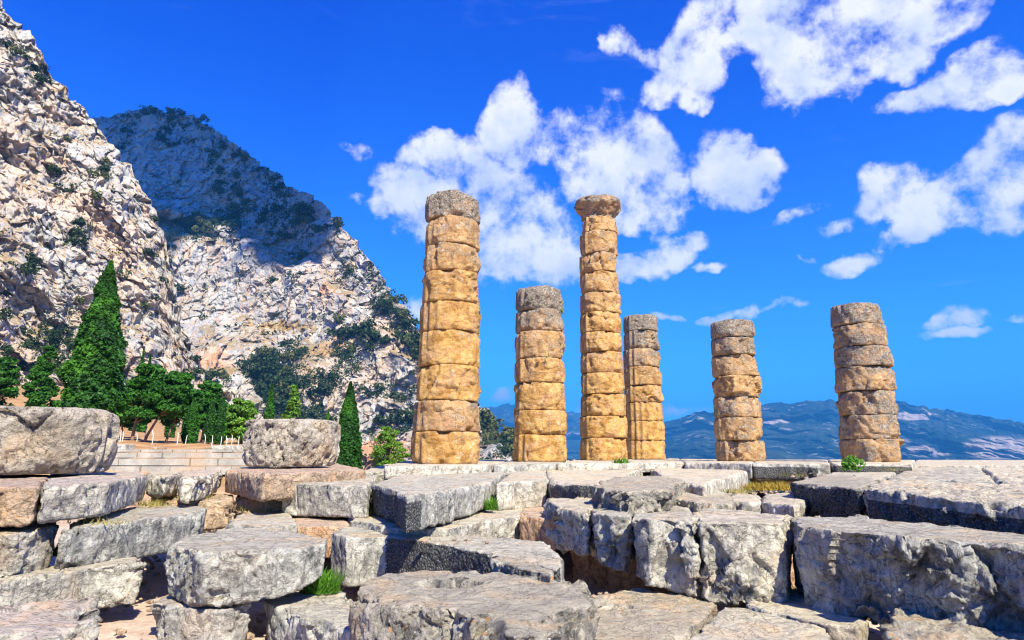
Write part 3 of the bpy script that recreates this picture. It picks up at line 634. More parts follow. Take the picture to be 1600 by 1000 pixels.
# ------------------------------------------------------------------ mountains
def smooth_interp(x, pts):
    p = np.array(pts, float); return np.interp(x, p[:, 0], p[:, 1])
def relief(name, us, top, base, d_base, d_top, nv, disp, prof=1.0, rough_top=2.0, mat=None, veg=None, dry=None, back=5, label=None, curve=None):
    us = np.asarray(us, float); nu = len(us)
    yt = smooth_interp(us, top); yb = smooth_interp(us, base)
    q = np.stack([us * .03, us * 0, us * 0 + hash(name) % 7 * 0], 1)
    yt = yt + rough_top * fbm(q * 1.0, 5, .6) + rough_top * .9 * fbm(q * 5, 4)
    v = np.linspace(0, 1, nv); U, Vv = np.meshgrid(us, v, indexing='ij')
    PY = yb[:, None] + (yt - yb)[:, None] * Vv
    db = smooth_interp(us, d_base)[:, None]; dt = smooth_interp(us, d_top)[:, None]
    g = Vv ** prof if curve is None else np.interp(Vv, curve[0], curve[1])
    D = db + (dt - db) * g
    ry = rays(U.ravel(), PY.ravel()); ry = ry / ry[:, 1:2]                 # unit in Y
    W = CAM + ry * D.ravel()[:, None]
    dd = disp(W, U.ravel(), PY.ravel())
    W2 = W + ry * dd[:, None]
    lat = 0.0 if 'far' in name or 'spur' in name else dd.std() * (.30 if name == 'mountain' else .5)
    if lat: W2[:, 0] += lat * fbm(W / (lat * 2.2) + 70, 3); W2[:, 2] += lat * .6 * fbm(W / (lat * 2.2) + 90, 3)
    # push mostly horizontally, so the crest keeps its height
    A = W2.reshape(nu, nv, 3)
    crest = A[:, -1]; rows = []
    H = crest[:, 2] - CAM[2]
    for k in range(1, back + 1):
        b = crest.copy(); s = k / back
        b[:, 1] += H * 1.3 * s; b[:, 0] += b[:, 0] / b[:, 1] * H * 1.3 * s; b[:, 2] -= H * (s ** 1.4) * 1.0 
        b += fbm(b * .02, 3)[:, None] * np.abs(H)[:, None] * .03 * s; rows.append(b)
    A2 = np.concatenate([A, np.stack(rows, 1)], 1)
    me = mesh_np(name, A2.reshape(-1, 3), grid_faces(nu, nv + back))
    if veg is not None:
        vv = np.zeros((nu, nv + back)); vv[:, :nv] = veg(U.ravel(), PY.ravel()).reshape(nu, nv); attr(me, 'veg', vv.ravel())
    if dry is not None:
        vv = np.zeros((nu, nv + back)); vv[:, :nv] = dry(U.ravel(), PY.ravel()).reshape(nu, nv); attr(me, 'dry', vv.ravel())
    o = link(name, me, mat); tag(o, kind='structure')
    return o, A, U, PY
def blobs(lst):
    def f(u, y):
        s = np.zeros_like(u)
        for (a, b, w, h, k) in lst: s = np.maximum(s, k * np.exp(-(((u - a) / w) ** 2 + ((y - b) / h) ** 2)))
        return s
    return f

# shaded dome and sunlit wall behind
MT_TOP = [(120,200),(150,184),(185,178),(240,170),(300,181),(335,205),(370,226),(410,258),(450,291),(482,303),(510,324),(535,355),(560,386),(590,420),(612,452),(635,482),(652,508),(664,545),(680,580),(720,618),(760,640),(785,668),(800,690),(815,735),(840,790)]
MT_BASE = [(120,745),(560,760),(840,800)]
def mt_disp(W, u, y):
    a, e = facets(W * np.array([1, 1, .42]) / 30.0); b, e2 = facets(W * np.array([1, 1, .5]) / 11.0 + 9); c, e3 = facets(W * np.array([1, 1, .7]) / 4.0 + 21)
    big = fbm(W / 120.0, 3)
    gul = ridged(np.stack([W[:, 0] / 60, W[:, 1] / 300, W[:, 2] / 150], 1), 3)
    d = -16 * big + 6.5 * a + 2.6 * b + 1.2 * c + 1.8 * fbm(W / 7.0, 6, .6) - 4.0 * np.maximum(0, ridged(np.stack([W[:, 0] / 20, W[:, 1] / 20, W[:, 2] / 130], 1), 3) - .2) + 5 * gul - 1.6 * (1 - sstep(e2, 0, .10))
    # spur ridge rising between the pines and the saddle
    d -= 60 * np.exp(-((u - 335 - (y - 600) * .15) / 55) ** 2) * sstep(y, 470, 620)
    d -= 35 * np.exp(-((u - 470 - (600 - y) * .55) / 34) ** 2) * sstep(y, 520, 600)
    d += 45 * np.exp(-((u - 415) / 22) ** 2) * sstep(y, 520, 620)
    d += 40 * np.exp(-((y - 345 - (u - 250) * .25) / 9) ** 2) * np.exp(-((u - 270) / 70) ** 2)
    return d
mt_veg = blobs([(300,345,55,14,1.2),(250,310,30,16,.8),(400,575,16,36,.9),(440,600,18,34,.9),(500,560,50,12,.9),(540,520,40,10,.9),(510,600,30,30,.6),(455,650,45,26,.9),(560,660,60,18,.6),(770,690,18,12,1.1),(330,560,20,30,.6),(240,178,50,5,.8),(380,300,50,5,.35),(480,350,60,20,.3),(330,270,40,4,.3)])
mt_dry = blobs([(270,370,26,18,1.0),(440,510,110,16,.8),(380,500,60,10,.7),(560,500,50,10,.5),(700,700,80,14,.6),(590,720,60,30,.5)])
mt_zone = [(on_y(275, 440, 560), 95), (on_y(300, 520, 540), 70), (on_y(245, 235, 740), 45), (on_y(490, 420, 600), 50), (on_y(610, 500, 500), 50), (on_y(570, 690, 450), 50), (on_y(500, 520, 560), 40)]
M_MT = cliff_material('far_cliff_limestone', .55, mt_zone)
mtn, MA, MU, MY = relief('mountain', np.arange(118, 841, 1.25), MT_TOP, MT_BASE, [(120,560),(350,500),(650,420),(840,380)], [(120,930),(300,900),(450,780),(650,560),(800,480),(840,440)], 440, mt_disp,
    mat=M_MT, veg=mt_veg, dry=mt_dry, rough_top=2.2, curve=([0,.2,.42,.5,.72,.78,1],[0,.14,.30,.48,.60,.78,1]))
# unseen sun blocker added behind the camera, shaped to shade the mountain dome
def shading_cloud():
    poly = [(60,60),(500,60),(485,310),(455,345),(425,358),(388,338),(345,306),(300,308),(250,316),(200,305),(60,300)]
    P = []
    for (u, y) in poly:
        i = int(np.clip((u - 118) / 1.25, 0, MA.shape[0] - 1)); j = int(np.argmin(np.abs(MY[i] - y))); p = MA[i, j].copy()
        if u < 118: p[0] += (u - 118) / F_PX * p[1]
        if y < 100: p = CAM + rays(u, y) / rays(u, y)[1] * (p[1] + 120)
        t = (1700 - p[2]) / to_sun.z; P.append(p + np.array(to_sun) * t)
    P = np.array(P); P[:, 2] = 1700
    me = block_mesh(P, 110, -30, 30, 55, 14, top_rough=20, chip=25, fscale=.012, warp=10)
    m, t = new_mat('shade_cloud_white'); finish(m, t, (.9, .9, .9, 1), 1.0)
    tag(link('added_shade_cloud', me, m), kind='structure')
shading_cloud()
# near cliff on the left
CL_TOP = [(-260,-330),(-100,-110),(0,8),(40,52),(60,75),(82,118),(110,150),(140,172),(160,205),(185,240),(205,272),(225,305),(248,345),(262,385),(268,430),(278,475),(290,520),(305,560),(322,600),(345,640),(370,690),(400,760)]
CL_BASE = [(-260,720),(400,790)]
def cl_disp(W, u, y):
    a, e = facets(W * np.array([1, 1, .35]) / 13.0); b, e2 = facets(W * np.array([1, 1, .65]) / 5.0 + 9); c, e3 = facets(W / 1.9 + 21)
    led = np.sin(W[:, 2] / 5.0 + 2.2 * fbm(W / 22.0, 3)) 
    return -9 * fbm(W / 45.0, 3) + 3.6 * a + 1.5 * b + .55 * c + .9 * fbm(W / 3.6, 6, .6) + .4 * led - 1.0 * (1 - sstep(e2, 0, .12)) - 2.6 * np.maximum(0, ridged(np.stack([W[:, 0] / 9, W[:, 1] / 9, W[:, 2] / 60], 1), 3) - .2)
cl_veg = blobs([(50,105,22,10,1.1),(60,130,20,8,1.0),(95,155,16,7,1.0),(105,378,16,12,1.0),(40,410,14,10,.9),(40,90,14,8,1.0),(30,590,60,40,.6),(170,500,30,30,.4),(125,350,6,10,.5)])
cl_dry = blobs([(70,210,50,16,.7),(90,140,40,10,.7),(130,300,60,12,.4),(60,480,60,20,.4),(180,400,40,20,.35),(20,620,90,30,.9),(240,520,30,60,.5)])
cl_zone = [(on_y(10, 310, 230), 26), (on_y(125, 205, 270), 24), (on_y(130, 290, 250), 24), (on_y(75, 175, 270), 24), (on_y(190, 350, 265), 22), (on_y(110, 330, 245), 18), (on_y(40, 240, 250), 20), (on_y(240, 480, 270), 22)]
M_CL = cliff_material('near_cliff_limestone', 1.25, cl_zone)
clf, CA, CU, CYY = relief('cliff', np.arange(-260, 400, 1.3), CL_TOP, CL_BASE, [(-260,150),(0,190),(400,300)], [(-260,240),(0,290),(250,330),(400,320)], 520, cl_disp, mat=M_CL, veg=cl_veg, dry=cl_dry, rough_top=4.0)

# ---- distant blue ranges
def far_material():
    m, t = new_mat('wooded_hillside'); P = t.add('ShaderNodeNewGeometry', out=0)
    n = t.noise(P, .0016, 8, .66, .4); f = t.noise(P, .012, 8, .7); g = t.noise(P, .006, 9, .7, .5)
    col = t.mix(t.ramp(n, .42, .6), (.012, .03, .022, 1), (.045, .065, .04, 1))
    col = t.mix(t.ramp(t.math('ADD', g, t.math('MULTIPLY', t.math('SUBTRACT', f, .5), .7)), .59, .68), col, (.26, .25, .22, 1))
    fields = t.math('MULTIPLY', t.ramp(t.add('ShaderNodeAttribute', attribute_name='dry', out=2), .35, .6), t.ramp(g, .42, .52))
    col = t.mix(fields, col, (.48, .38, .30, 1))
    nrm = t.add('ShaderNodeBump', {'Height': t.math('ADD', g, n), 'Strength': 1.0, 'Distance': 60.0})
    return finish(m, t, col, .95, nrm, .05)
M_FAR = far_material()
def far_disp(s):
    def f(W, u, y): return s * (ridged(W / 1100.0, 5) * 260 - 200 + 90 * fbm(W / 260.0, 5))
    return f
far_dry = blobs([(1210,657,30,7,1),(1430,650,40,8,1),(1560,700,70,22,.9),(1450,705,60,14,.7),(1410,690,30,12,.5),(1095,655,12,6,.6)])
relief('far_hills', np.arange(1020, 2100, 2.0), [(1020,668),(1060,652),(1100,642),(1130,646),(1200,631),(1240,628),(1300,622),(1350,630),(1400,628),(1440,634),(1520,648),(1600,660),(1800,672),(2100,690)], [(1020,790),(2100,800)],
       [(1020,2300),(2100,2300)], [(1020,5600),(2100,5200)], 170, far_disp(1.0), mat=M_FAR, dry=far_dry, rough_top=2.0)
relief('farther_hills', np.arange(740, 1260, 2.0), [(740,640),(790,632),(830,636),(870,640),(905,646),(960,652),(1040,660),(1100,654),(1260,650)], [(740,790),(1260,790)],
       [(740,3500),(1260,3500)], [(740,8600),(1260,8600)], 90, far_disp(1.2), mat=M_FAR, dry=blobs([(0,0,1,1,0)]), rough_top=2.0)

# ------------------------------------------------------------------ foliage
def leaves(P, Nrm, size, rng, jitter=.6, aspect=.5):
    """one small quad per point, roughly facing Nrm"""
    n = len(P); a = rng.normal(size=(n, 3)); N2 = Nrm + a * jitter; N2 /= np.linalg.norm(N2, axis=1)[:, None]
    t1 = np.cross(N2, rng.normal(size=(n, 3))); t1 /= np.linalg.norm(t1, axis=1)[:, None] + 1e-9; t2 = np.cross(N2, t1)
    s = (size * (.6 + .8 * rng.rand(n)))[:, None]
    V = np.stack([P - t1 * s * .5, P + t2 * s * aspect * .5, P + t1 * s * .5, P - t2 * s * aspect * .5], 1)
    return V.reshape(-1, 3)
def leaf_mesh(name, V): return mesh_np(name, V, np.arange(len(V)).reshape(-1, 4), smooth=False)
def tube(pts, rad, seg=8):
    V = []; F = []
    for k, (p, r) in enumerate(zip(pts, rad)):
        d = Vector(pts[min(k + 1, len(pts) - 1)]) - Vector(pts[max(k - 1, 0)]); d.normalize()
        a = d.orthogonal().normalized(); b = d.cross(a)
        for j in range(seg):
            t = 2 * math.pi * j / seg; V.append(Vector(p) + (a * math.cos(t) + b * math.sin(t)) * r)
    for k in range(len(pts) - 1):
        for j in range(seg):
            j2 = (j + 1) % seg; F.append((k * seg + j, k * seg + j2, (k + 1) * seg + j2, (k + 1) * seg + j))
    return V, F
def tubes_mesh(name, lst):
    V = []; F = []
    for pts, rad in lst:
        v, f = tube(pts, rad); o = len(V); V += v; F += [tuple(i + o for i in q) for q in f]
    me = bpy.data.meshes.new(name); me.from_pydata([tuple(v) for v in V], [], F)
    me.polygons.foreach_set('use_smooth', [True] * len(F)); return me

def cypress(label, px, py_top, py_base, depth, wpx, seed, n=14000, mat=None, leaf=.20, lumpy=1.0, shape=.75, name='cypress_tree', group='dark cypresses below the cliffs'):
    rng = np.random.RandomState(seed)
    b = on_y(px, py_base, depth); tp = on_y(px, py_top, depth); b[2] = min(b[2], ground_z(np.array([b[0]]), np.array([b[1]]))[0]) if py_base > 700 else b[2]
    H = tp[2] - b[2]; Rm = wpx / 2 / F_PX * depth
    root = empty(name, b); tag(root, label, 'tree', group)
    t = rng.rand(n) ** 1.25; th = rng.rand(n) * 2 * np.pi
    prof = np.interp(t, [0, .05, .2, .45, .7, .88, 1.0], [.70, .92, 1.0, .86, .55, .25, .03]) if shape > .5 else np.interp(t, [0, .1, .4, .8, 1], [.6, .95, 1, .6, .05])
    q = np.stack([np.cos(th) * 1.6, np.sin(th) * 1.6, t * H / Rm * 1.5 + seed], 1)
    lump = 1 + lumpy * (.12 * fbm(q, 3) + .08 * facets(q * 2.2)[0])
    sprig = fbm(q * 3.2, 2)
    rr = Rm * prof * lump * (1 - .22 * rng.rand(n) ** 2 + .16 * np.maximum(0, sprig))
    P = np.stack([rr * np.cos(th), rr * np.sin(th), t * H], 1)
    Nn = np.stack([np.cos(th), np.sin(th), np.full(n, .8)], 1)
    V = leaves(P, Nn, leaf * (1 - .35 * t), rng, .75, .7)
    cr = link('crown', leaf_mesh('crown', V), mat or M_CYP, root)
    # dense inner body
    zz = np.linspace(.01, .99, 40); aa = np.linspace(0, 2 * np.pi, 28, endpoint=False); A, Z = np.meshgrid(aa, zz, indexing='ij')
    pr = np.interp(Z.ravel(), [0, .05, .2, .45, .7, .88, 1.0], [.70, .92, 1.0, .86, .55, .25, .03]) if shape > .5 else np.interp(Z.ravel(), [0, .1, .4, .8, 1], [.6, .95, 1, .6, .05])
    q = np.stack([np.cos(A.ravel()) * 1.6, np.sin(A.ravel()) * 1.6, Z.ravel() * H / Rm * 1.5 + seed], 1)
    r2 = Rm * pr * .80 * (1 + lumpy * (.12 * fbm(q, 3) + .08 * facets(q * 2.2)[0]))
    link('inner_foliage', mesh_np('inner_foliage', np.stack([r2 * np.cos(A.ravel()), r2 * np.sin(A.ravel()), Z.ravel() * H], 1), grid_faces(28, 40, True)), mat or M_CYP, root)
    g = ground_z(np.array([b[0]]), np.array([b[1]]))[0] - b[2]
    link('trunk', tubes_mesh('trunk', [([(0, 0, min(g, -.05) - .2), (0, 0, H * .2), (0, 0, H * .85)], [Rm * .16, Rm * .12, .02])]), M_BARK, root)
    return root
def pine(label, px, py_top, py_base, depth, wpx, seed, n=9000, mat=None, leaf=.22, lean=0.0, crown0=.35, tiers=16, trunks=1, name='pine_tree', group='pines below the cliffs', conic=0.0):
    rng = np.random.RandomState(seed); rd = random.Random(seed)
    b = on_y(px, py_base, depth); tp = on_y(px, py_top, depth); H = tp[2] - b[2]; Rm = wpx / 2 / F_PX * depth
    gz = ground_z(np.array([b[0]]), np.array([b[1]]))[0]
    root = empty(name, b); tag(root, label, 'tree', group)
    def axis(t): return np.array([lean * H * (t ** 1.3 - .5) + .12 * Rm * math.sin(t * 5 + seed), .1 * Rm * math.cos(t * 4), H * t])
    limbs = [([tuple(axis(t) + (np.array([0, 0, min(0, gz - b[2]) - .2]) if t == 0 else 0)) for t in np.linspace(0, .92, 9)], list(np.linspace(H * .022, H * .005, 9)))]
    pads = []
    for k in range(tiers):
        t = crown0 + (1 - crown0) * ((k + .5) / tiers) ** .9
        env = (1 - (abs((t - crown0) / (1 - crown0) - .38) / .75) ** 2.0) if not conic else (1 - (t - crown0) / (1 - crown0) * .92)
        env = max(.16, env)
        for j in range(3 if t < .85 else 2):
            a = rd.uniform(0, 2 * math.pi); L = Rm * env * rd.uniform(.45, 1.0)
            p0 = axis(max(.1, t - .05)); p1 = axis(t) + np.array([math.cos(a) * L, math.sin(a) * L, rd.uniform(-.02, .05) * H])
            limbs.append(([tuple(p0), tuple((p0 + p1) / 2 + np.array([0, 0, -.01 * H])), tuple(p1)], [H * .008, H * .005, H * .002]))
            pads.append((p1 * .8 + axis(t) * .2, Rm * rd.uniform(.24, .40) * (.45 + .6 * env), rd.uniform(.4, .65)))
    PP = []; NN = []
    per = max(60, n // len(pads))
    for c, r, fl in pads:
        d = rng.normal(size=(per, 3)); d /= np.linalg.norm(d, axis=1)[:, None]
        q = d * 2.2 + c + seed; rr = r * (.55 + .45 * rng.rand(per) ** .5) * (1 + .35 * fbm(q, 2))
        d2 = d * rr[:, None]; d2[:, 2] *= fl; PP.append(c + d2); NN.append(d + np.array([0, 0, .5]))
    V = leaves(np.vstack(PP), np.vstack(NN), np.full(per * len(pads), leaf), rng, .8, .55)
    link('crown', leaf_mesh('crown', V), mat or M_PINE, root)
    link('trunk', tubes_mesh('trunk', limbs), M_BARK, root)
    return root
def trees():
    cypress('huge dark green cypress rising above the left drum, tallest tree', 134, 408, 690, 32, 80, 5, n=38000, leaf=.19, lumpy=1.9)
    cypress('slim dense cypress right of the loose drum on the plinth', 540, 597, 745, 26, 44, 6, n=16000, leaf=.14, lumpy=.7)
    cypress('narrow pale green cypress just left of the airy fir, behind the drum', 418, 600, 690, 70, 16, 7, n=5000, mat=M_PINE, leaf=.3)
    cypress('tiny cypress tip left of the slim cypress by the drum', 510, 640, 690, 60, 9, 8, n=2500, leaf=.22)
    cypress('dark slender cypress behind the pines, left of its near twin', 208, 545, 680, 75, 13, 9, n=3500, leaf=.35)
    cypress('dark slender cypress behind the pines, right of its near twin', 220, 553, 680, 76, 12, 10, n=3500, leaf=.35)
    cypress('dark cypress tip poking out above the pine crowns', 264, 582, 690, 75, 13, 11, n=3000, leaf=.35)
    cypress('short cypress tip between the pine crowns and the white boulder', 290, 602, 690, 78, 13, 12, n=3000, leaf=.35)
    cypress('squat green cypress at the edge of the dry slope, left of the posts', 296, 625, 695, 48, 20, 13, n=6000, mat=M_PINE, leaf=.22, shape=.2)
    cypress('broad columnar cypress in the middle of the right grove', 326, 628, 690, 50, 16, 14, n=6000, leaf=.2, shape=.2)
    cypress('second broad columnar cypress of the right grove', 342, 622, 692, 50, 16, 15, n=6000, leaf=.2, shape=.2)
    cypress('thin cypress at the right end of the grove beside the drum', 383, 640, 698, 52, 12, 16, n=4000, leaf=.2, shape=.2)
    pine('layered pine with drooping tiers left of the huge cypress', 60, 545, 660, 55, 66, 21, n=16000, conic=1, crown0=.08, leaf=.3)
    pine('dark pine cut by the left edge of the photo', -8, 560, 660, 60, 60, 22, n=8000, crown0=.05, leaf=.32)
    pine('wide dark pine immediately right of the huge cypress', 215, 572, 692, 46, 75, 23, n=15000, lean=.12, leaf=.25, crown0=.28)
    pine('leaning pine with bare reddish trunk in the middle of the grove', 250, 585, 694, 44, 75, 24, n=14000, lean=.45, leaf=.25, crown0=.38)
    pine('smaller pine leaning right above the dry slope', 272, 600, 694, 50, 60, 25, n=11000, lean=.35, leaf=.25, crown0=.36)
    pine('bright green pine beside the columnar cypresses', 318, 598, 696, 55, 62, 26, n=11000, leaf=.28, lean=.2, mat=M_PINE, crown0=.3)
    pine('yellow green bushy pine at the right end of the grove', 372, 628, 700, 52, 62, 27, n=11000, leaf=.25, mat=M_LIME, crown0=.2)
    pine('low pine between the huge cypress and the grove', 190, 610, 690, 50, 50, 28, n=8000, leaf=.26, crown0=.3)
    pine('airy pale fir with upright tip behind the loose drum', 452, 603, 690, 62, 44, 29, n=4200, leaf=.26, mat=M_LIME, conic=1, crown0=.05, tiers=20)
    pine('small bright pine with open branches beside the nearest column', 602, 668, 752, 36, 56, 30, n=5200, leaf=.13, mat=M_LIME, crown0=.15, tiers=11)
    pine('low bright sapling touching the foot of the nearest column', 630, 700, 752, 34, 28, 31, n=2400, leaf=.12, mat=M_LIME, crown0=.1, tiers=5)
trees()

# ------------------------------------------------------------------ shrubs on the cliffs
def shrub_variants():
    out = []
    for k in range(6):
        rng = np.random.RandomState(100 + k); V = []
        for j in range(5):
            c = rng.normal(size=3) * np.array([.32, .32, .16]) + np.array([0, 0, .25]); n = 44
            d = rng.normal(size=(n, 3)); d /= np.linalg.norm(d, axis=1)[:, None]
            P = c + d * (.24 + .12 * rng.rand(n))[:, None]; V.append(leaves(P, d, np.full(n, .22), rng, .5, .8))
        me = leaf_mesh('shrub_leaves', np.vstack(V)); me.materials.append(M_OLIVE if k >= 4 else M_DARKLEAF); out.append(me)
    return out
SHR = shrub_variants()
def scatter(A, U, PY, dens, count, size, labels, mtop, singles, stuff_label, seed, name='cliff_shrub'):
    rng = np.random.RandomState(seed); nu, nv = A.shape[:2]
    Uf, Yf = U.ravel(), PY.ravel(); w = dens(Uf, Yf)
    q = np.stack([Uf * .03, Yf * .03, Uf * 0 + seed], 1); w = w * sstep(fbm(q, 4), -.35, .7) + 1e-9
    w[(Yf > 730) | (Uf < -20)] = 0
    # no shrubs where another thing hides them is not checked: only a handful are lost
    idx = rng.choice(len(w), size=count, replace=False, p=w / w.sum())
    pts = A.reshape(-1, 3)[idx]; sz = size * (.45 + 1.1 * rng.rand(count) ** 2.2); order = np.argsort(-sz); rest = []
    for rank, i in enumerate(order):
        u, y = Uf[idx[i]], Yf[idx[i]]; v = rng.randint(6); s = sz[i]
        me = SHR[v]; p = pts[i] - np.array([0, .25 * s, .12 * s])
        if rank < singles:
            o = link(name, me, None, None, p); o.scale = (s, s, s * .85); o.rotation_euler = (0, 0, rng.rand() * 6.28)
            lab = labels(u, y, v); tag(o, lab, 'shrub', 'shrubs ' + lab.split(' rooted ')[1])
        else: rest.append((p, s, v))
    if rest:
        vs = []
        for p, s, v in rest:
            n = len(SHR[v].vertices); c = np.empty(n * 3, np.float32); SHR[v].vertices.foreach_get('co', c)
            c = c.reshape(-1, 4, 3)[rng.permutation(n // 4)[:40]].reshape(-1, 3) * 1.15; vs.append(c * s + p)
        o = link('cliff_scrub', leaf_mesh('cliff_scrub', np.vstack(vs)), M_DARKLEAF); tag(o, stuff_label, 'scrub', None, 'stuff')
    # hide nothing
def d_mt(u, y):
    shade = sstep(430 - y, 0, 60) * .55 + .25
    lower = .8 * np.exp(-(((u - 420) / 150) ** 2 + ((y - 590) / 70) ** 2))
    ridge = .9 * np.exp(-((y - np.interp(u, [p[0] for p in MT_TOP], [p[1] for p in MT_TOP]) - 25) / 40) ** 2)
    return shade * .5 + lower + ridge + mt_veg(u, y) * 6 - 0
def lab_mt(u, y, v):
    k = 'olive green' if v >= 4 else 'dark green'
    top = np.interp(u, [p[0] for p in MT_TOP], [p[1] for p in MT_TOP])
    side = 'above the grove' if u < 330 else ('above the drum' if u < 490 else ('above the slim cypress' if u < 570 else 'by the nearest column'))
    return f'{k} shrub rooted ' + ('along the skyline of the mountain, ' if y - top < 22 else ('high on the shaded dome of the mountain, ' if y < 400 else ('on the sunlit wall of the mountain, ' if y < 520 else 'on the lower ledges of the mountain, '))) + side
scatter(MA, MU, MY, d_mt, 1700, 8.5, lab_mt, MT_TOP, 210, 'small dark scrub dotting the whole mountain face', 5)
def d_cl(u, y): return .22 + cl_veg(u, y) * 9
def lab_cl(u, y, v):
    k = 'olive brown' if v >= 4 else 'dark green'
    return f'{k} shrub rooted ' + ('near the top of the left cliff' if y < 160 else ('in the upper half of the left cliff' if y < 320 else ('in the lower half of the left cliff' if y < 500 else 'near the foot of the left cliff'))) + (' by its skyline' if u > np.interp(y, [p[1] for p in CL_TOP], [p[0] for p in CL_TOP]) - 60 else '')
scatter(CA, CU, CYY, d_cl, 420, 3.6, lab_cl, CL_TOP, 80, 'small tufts of scrub clinging to the near left cliff', 9)

# ------------------------------------------------------------------ pale ashlar wall, posts
def ashlar():
    d = 22.0; l = on_y(172, 738, d); r = on_y(392, 738, d)
    root = empty('ashlar_wall', (l[0], d, l[2])); tag(root, 'low wall of new pale ashlar blocks between the two loose drums', 'wall')
    rd = random.Random(4); yrow = [741, 727, 715, 706, 701]
    for k in range(4):
        z0 = on_y(280, yrow[k], d)[2]; z1 = on_y(280, yrow[k + 1], d)[2] - .03; x = l[0] + rd.uniform(-.6, 0); dy = k * .10
        while x < r[0] + .3:
            w = rd.uniform(.75, 1.35)
            if not (k == 1 and abs(x - (on_y(183, 730, d)[0])) < .3 and False):
                bm = bmesh.new(); bmesh.ops.create_cube(bm, size=1)
                for v in bm.verts: v.co = Vector((v.co.x * (w - .035), v.co.y * .6, v.co.z * (z1 - z0)))
                bmesh.ops.bevel(bm, geom=bm.edges[:], offset=.012, segments=1)
                me = bpy.data.meshes.new('ashlar_block'); bm.to_mesh(me); bm.free()
                link('ashlar_block', me, M_ASHLAR, root, (x + w / 2 - l[0], dy + rd.uniform(-.05, .05), (z0 + z1) / 2 - l[2]))
            x += w
ashlar()
def posts():
    rd = random.Random(9); first = None
    for i, (px, yt, yb) in enumerate([(187,672,692),(191,674,690),(213,676,694),(225,670,690),(238,672,690),(277,676,690),(290,680,692),(320,678,692),(331,680,693),(345,682,693),(354,681,693),(362,680,693),(372,682,694)]):
        d = 42 + (i % 4) * 1.5; b = on_y(px, yb, d); t = on_y(px, yt, d); h = t[2] - b[2]
        me = tubes_mesh('post', [([(0, 0, -.2), (0.02, 0, h * .5), (rd.uniform(-.08, .08), 0, h)], [.024, .024, .022])])
        tag(link('post', me, M_WHITE, None, b), 'thin white fence post on the dry slope under the pines', 'post', 'white posts under the pines')
posts()
for (lab, pts, z, h, m_) in [('dark flat stone on top of the pale ashlar wall, right end', [(328,699),(383,700),(383,696),(330,696)], .47, .25, M_GREY),
                         ('small pinkish stone behind the ashlar wall', [(232,701),(246,701),(246,698),(232,698)], .45, .2, M_BROWN),
                         ('pale cut stone behind the left end of the ashlar wall', [(176,698),(196,698),(196,694),(177,694)], .55, .3, M_PALE)]:
    d = 24; x0 = on_y(pts[0][0], 700, d)[0]; x1 = on_y(pts[1][0], 700, d)[0]; zt = on_y(300, pts[2][1], d)[2]
    P = np.array([(x0, d, zt), (x1, d, zt), (x1, d + .7, zt), (x0, d + .7, zt)]); stone.seed += 1
    me = block_mesh(P, h, .02, .02, stone.seed, .05); o = link('cut_stone', me, m_); tag(o, lab, 'stone block')
# white boulder behind the grove
P = on_y(np.array([330, 352, 368, 362, 340]), np.array([640.] * 5), np.array([80., 78, 80, 84, 84])); P[:, 2] = on_y(350, 608, 80)[2]
me = block_mesh(P, 8.0, -.6, .5, 99, .22, chip=1.0, fscale=.6, warp=.6); tag(link('boulder', me, M_PALE), 'tall white boulder standing behind the grove of pines', 'boulder')

# ------------------------------------------------------------------ small plants
def blades(n, spread, h, rng, w=.012, bend=.5):
    V = []
    for i in range(n):
        a = rng.rand() * 6.28; r = spread * rng.rand() ** .6; p = np.array([math.cos(a) * r, math.sin(a) * r * .6, 0])
        d = rng.normal(size=3) * bend; d[2] = 1; d /= np.linalg.norm(d); L = h * (.5 + .7 * rng.rand()); s = np.array([math.cos(a + 1.5), math.sin(a + 1.5), 0]) * w
        V += [p - s, p + s, p + d * L + s * .2, p + d * L - s * .2]
    return leaf_mesh('blades', np.array(V))
def broad(n, spread, h, size, rng):
    P = rng.rand(n, 3) * 2 - 1; P = P[np.linalg.norm(P, axis=1) < 1]; P = P * np.array([spread, spread * .6, h * .5]) + np.array([0, 0, h * .5])
    Nn = np.tile([0, -.5, .8], (len(P), 1)); return leaf_mesh('leaves', leaves(P, Nn, np.full(len(P), size), rng, .8, .6))
rng = np.random.RandomState(2)
def tuft(label, px, py, z, me, mat, cat='plant', name='weed'):
    p = on_z(px, py, z); me.materials.append(mat); tag(link(name, me, None, None, p), label, cat)
tuft('bright green leafy weed growing in front of the rightmost column', 1334, 738, -.20, broad(420, .30, .42, .10, rng), M_WEED)
for k, px in enumerate((1176, 1192, 1208, 1222)):
    tuft(['yellow dry grass tuft nearest the bright slab end', 'yellow dry grass tuft, second from the bright slab end', 'yellow dry grass tuft, third from the bright slab end', 'yellow dry grass tuft beside the dark rough rock'][k], px, 766, -.42, blades(260, .24, .16, rng, .007, .6), M_STRAW, 'grass tuft', 'grass_tuft')
tuft('green grass in the gap under the right end of the bulging block', 500, 925, -1.15, blades(500, .22, .22, rng, .008), M_WEED, 'grass tuft', 'grass_tuft')
tuft('green weed in the notch left of the long pale paving slab', 577, 800, -.60, blades(160, .15, .25, rng, .01), M_WEED, 'grass tuft', 'grass_tuft')
tuft('green weed at the narrow dark cleft in the paving front', 766, 797, -.58, blades(140, .10, .20, rng, .01), M_WEED, 'grass tuft', 'grass_tuft')
tuft('tiny green tuft on the platform between the nearest and short golden columns', 780, 731, -.18, blades(80, .18, .14, rng, .014), M_WEED, 'grass tuft', 'grass_tuft')
tuft('tiny green tuft on the platform in front of the tallest column', 971, 724, -.01, blades(80, .25, .18, rng, .02), M_WEED, 'grass tuft', 'grass_tuft')
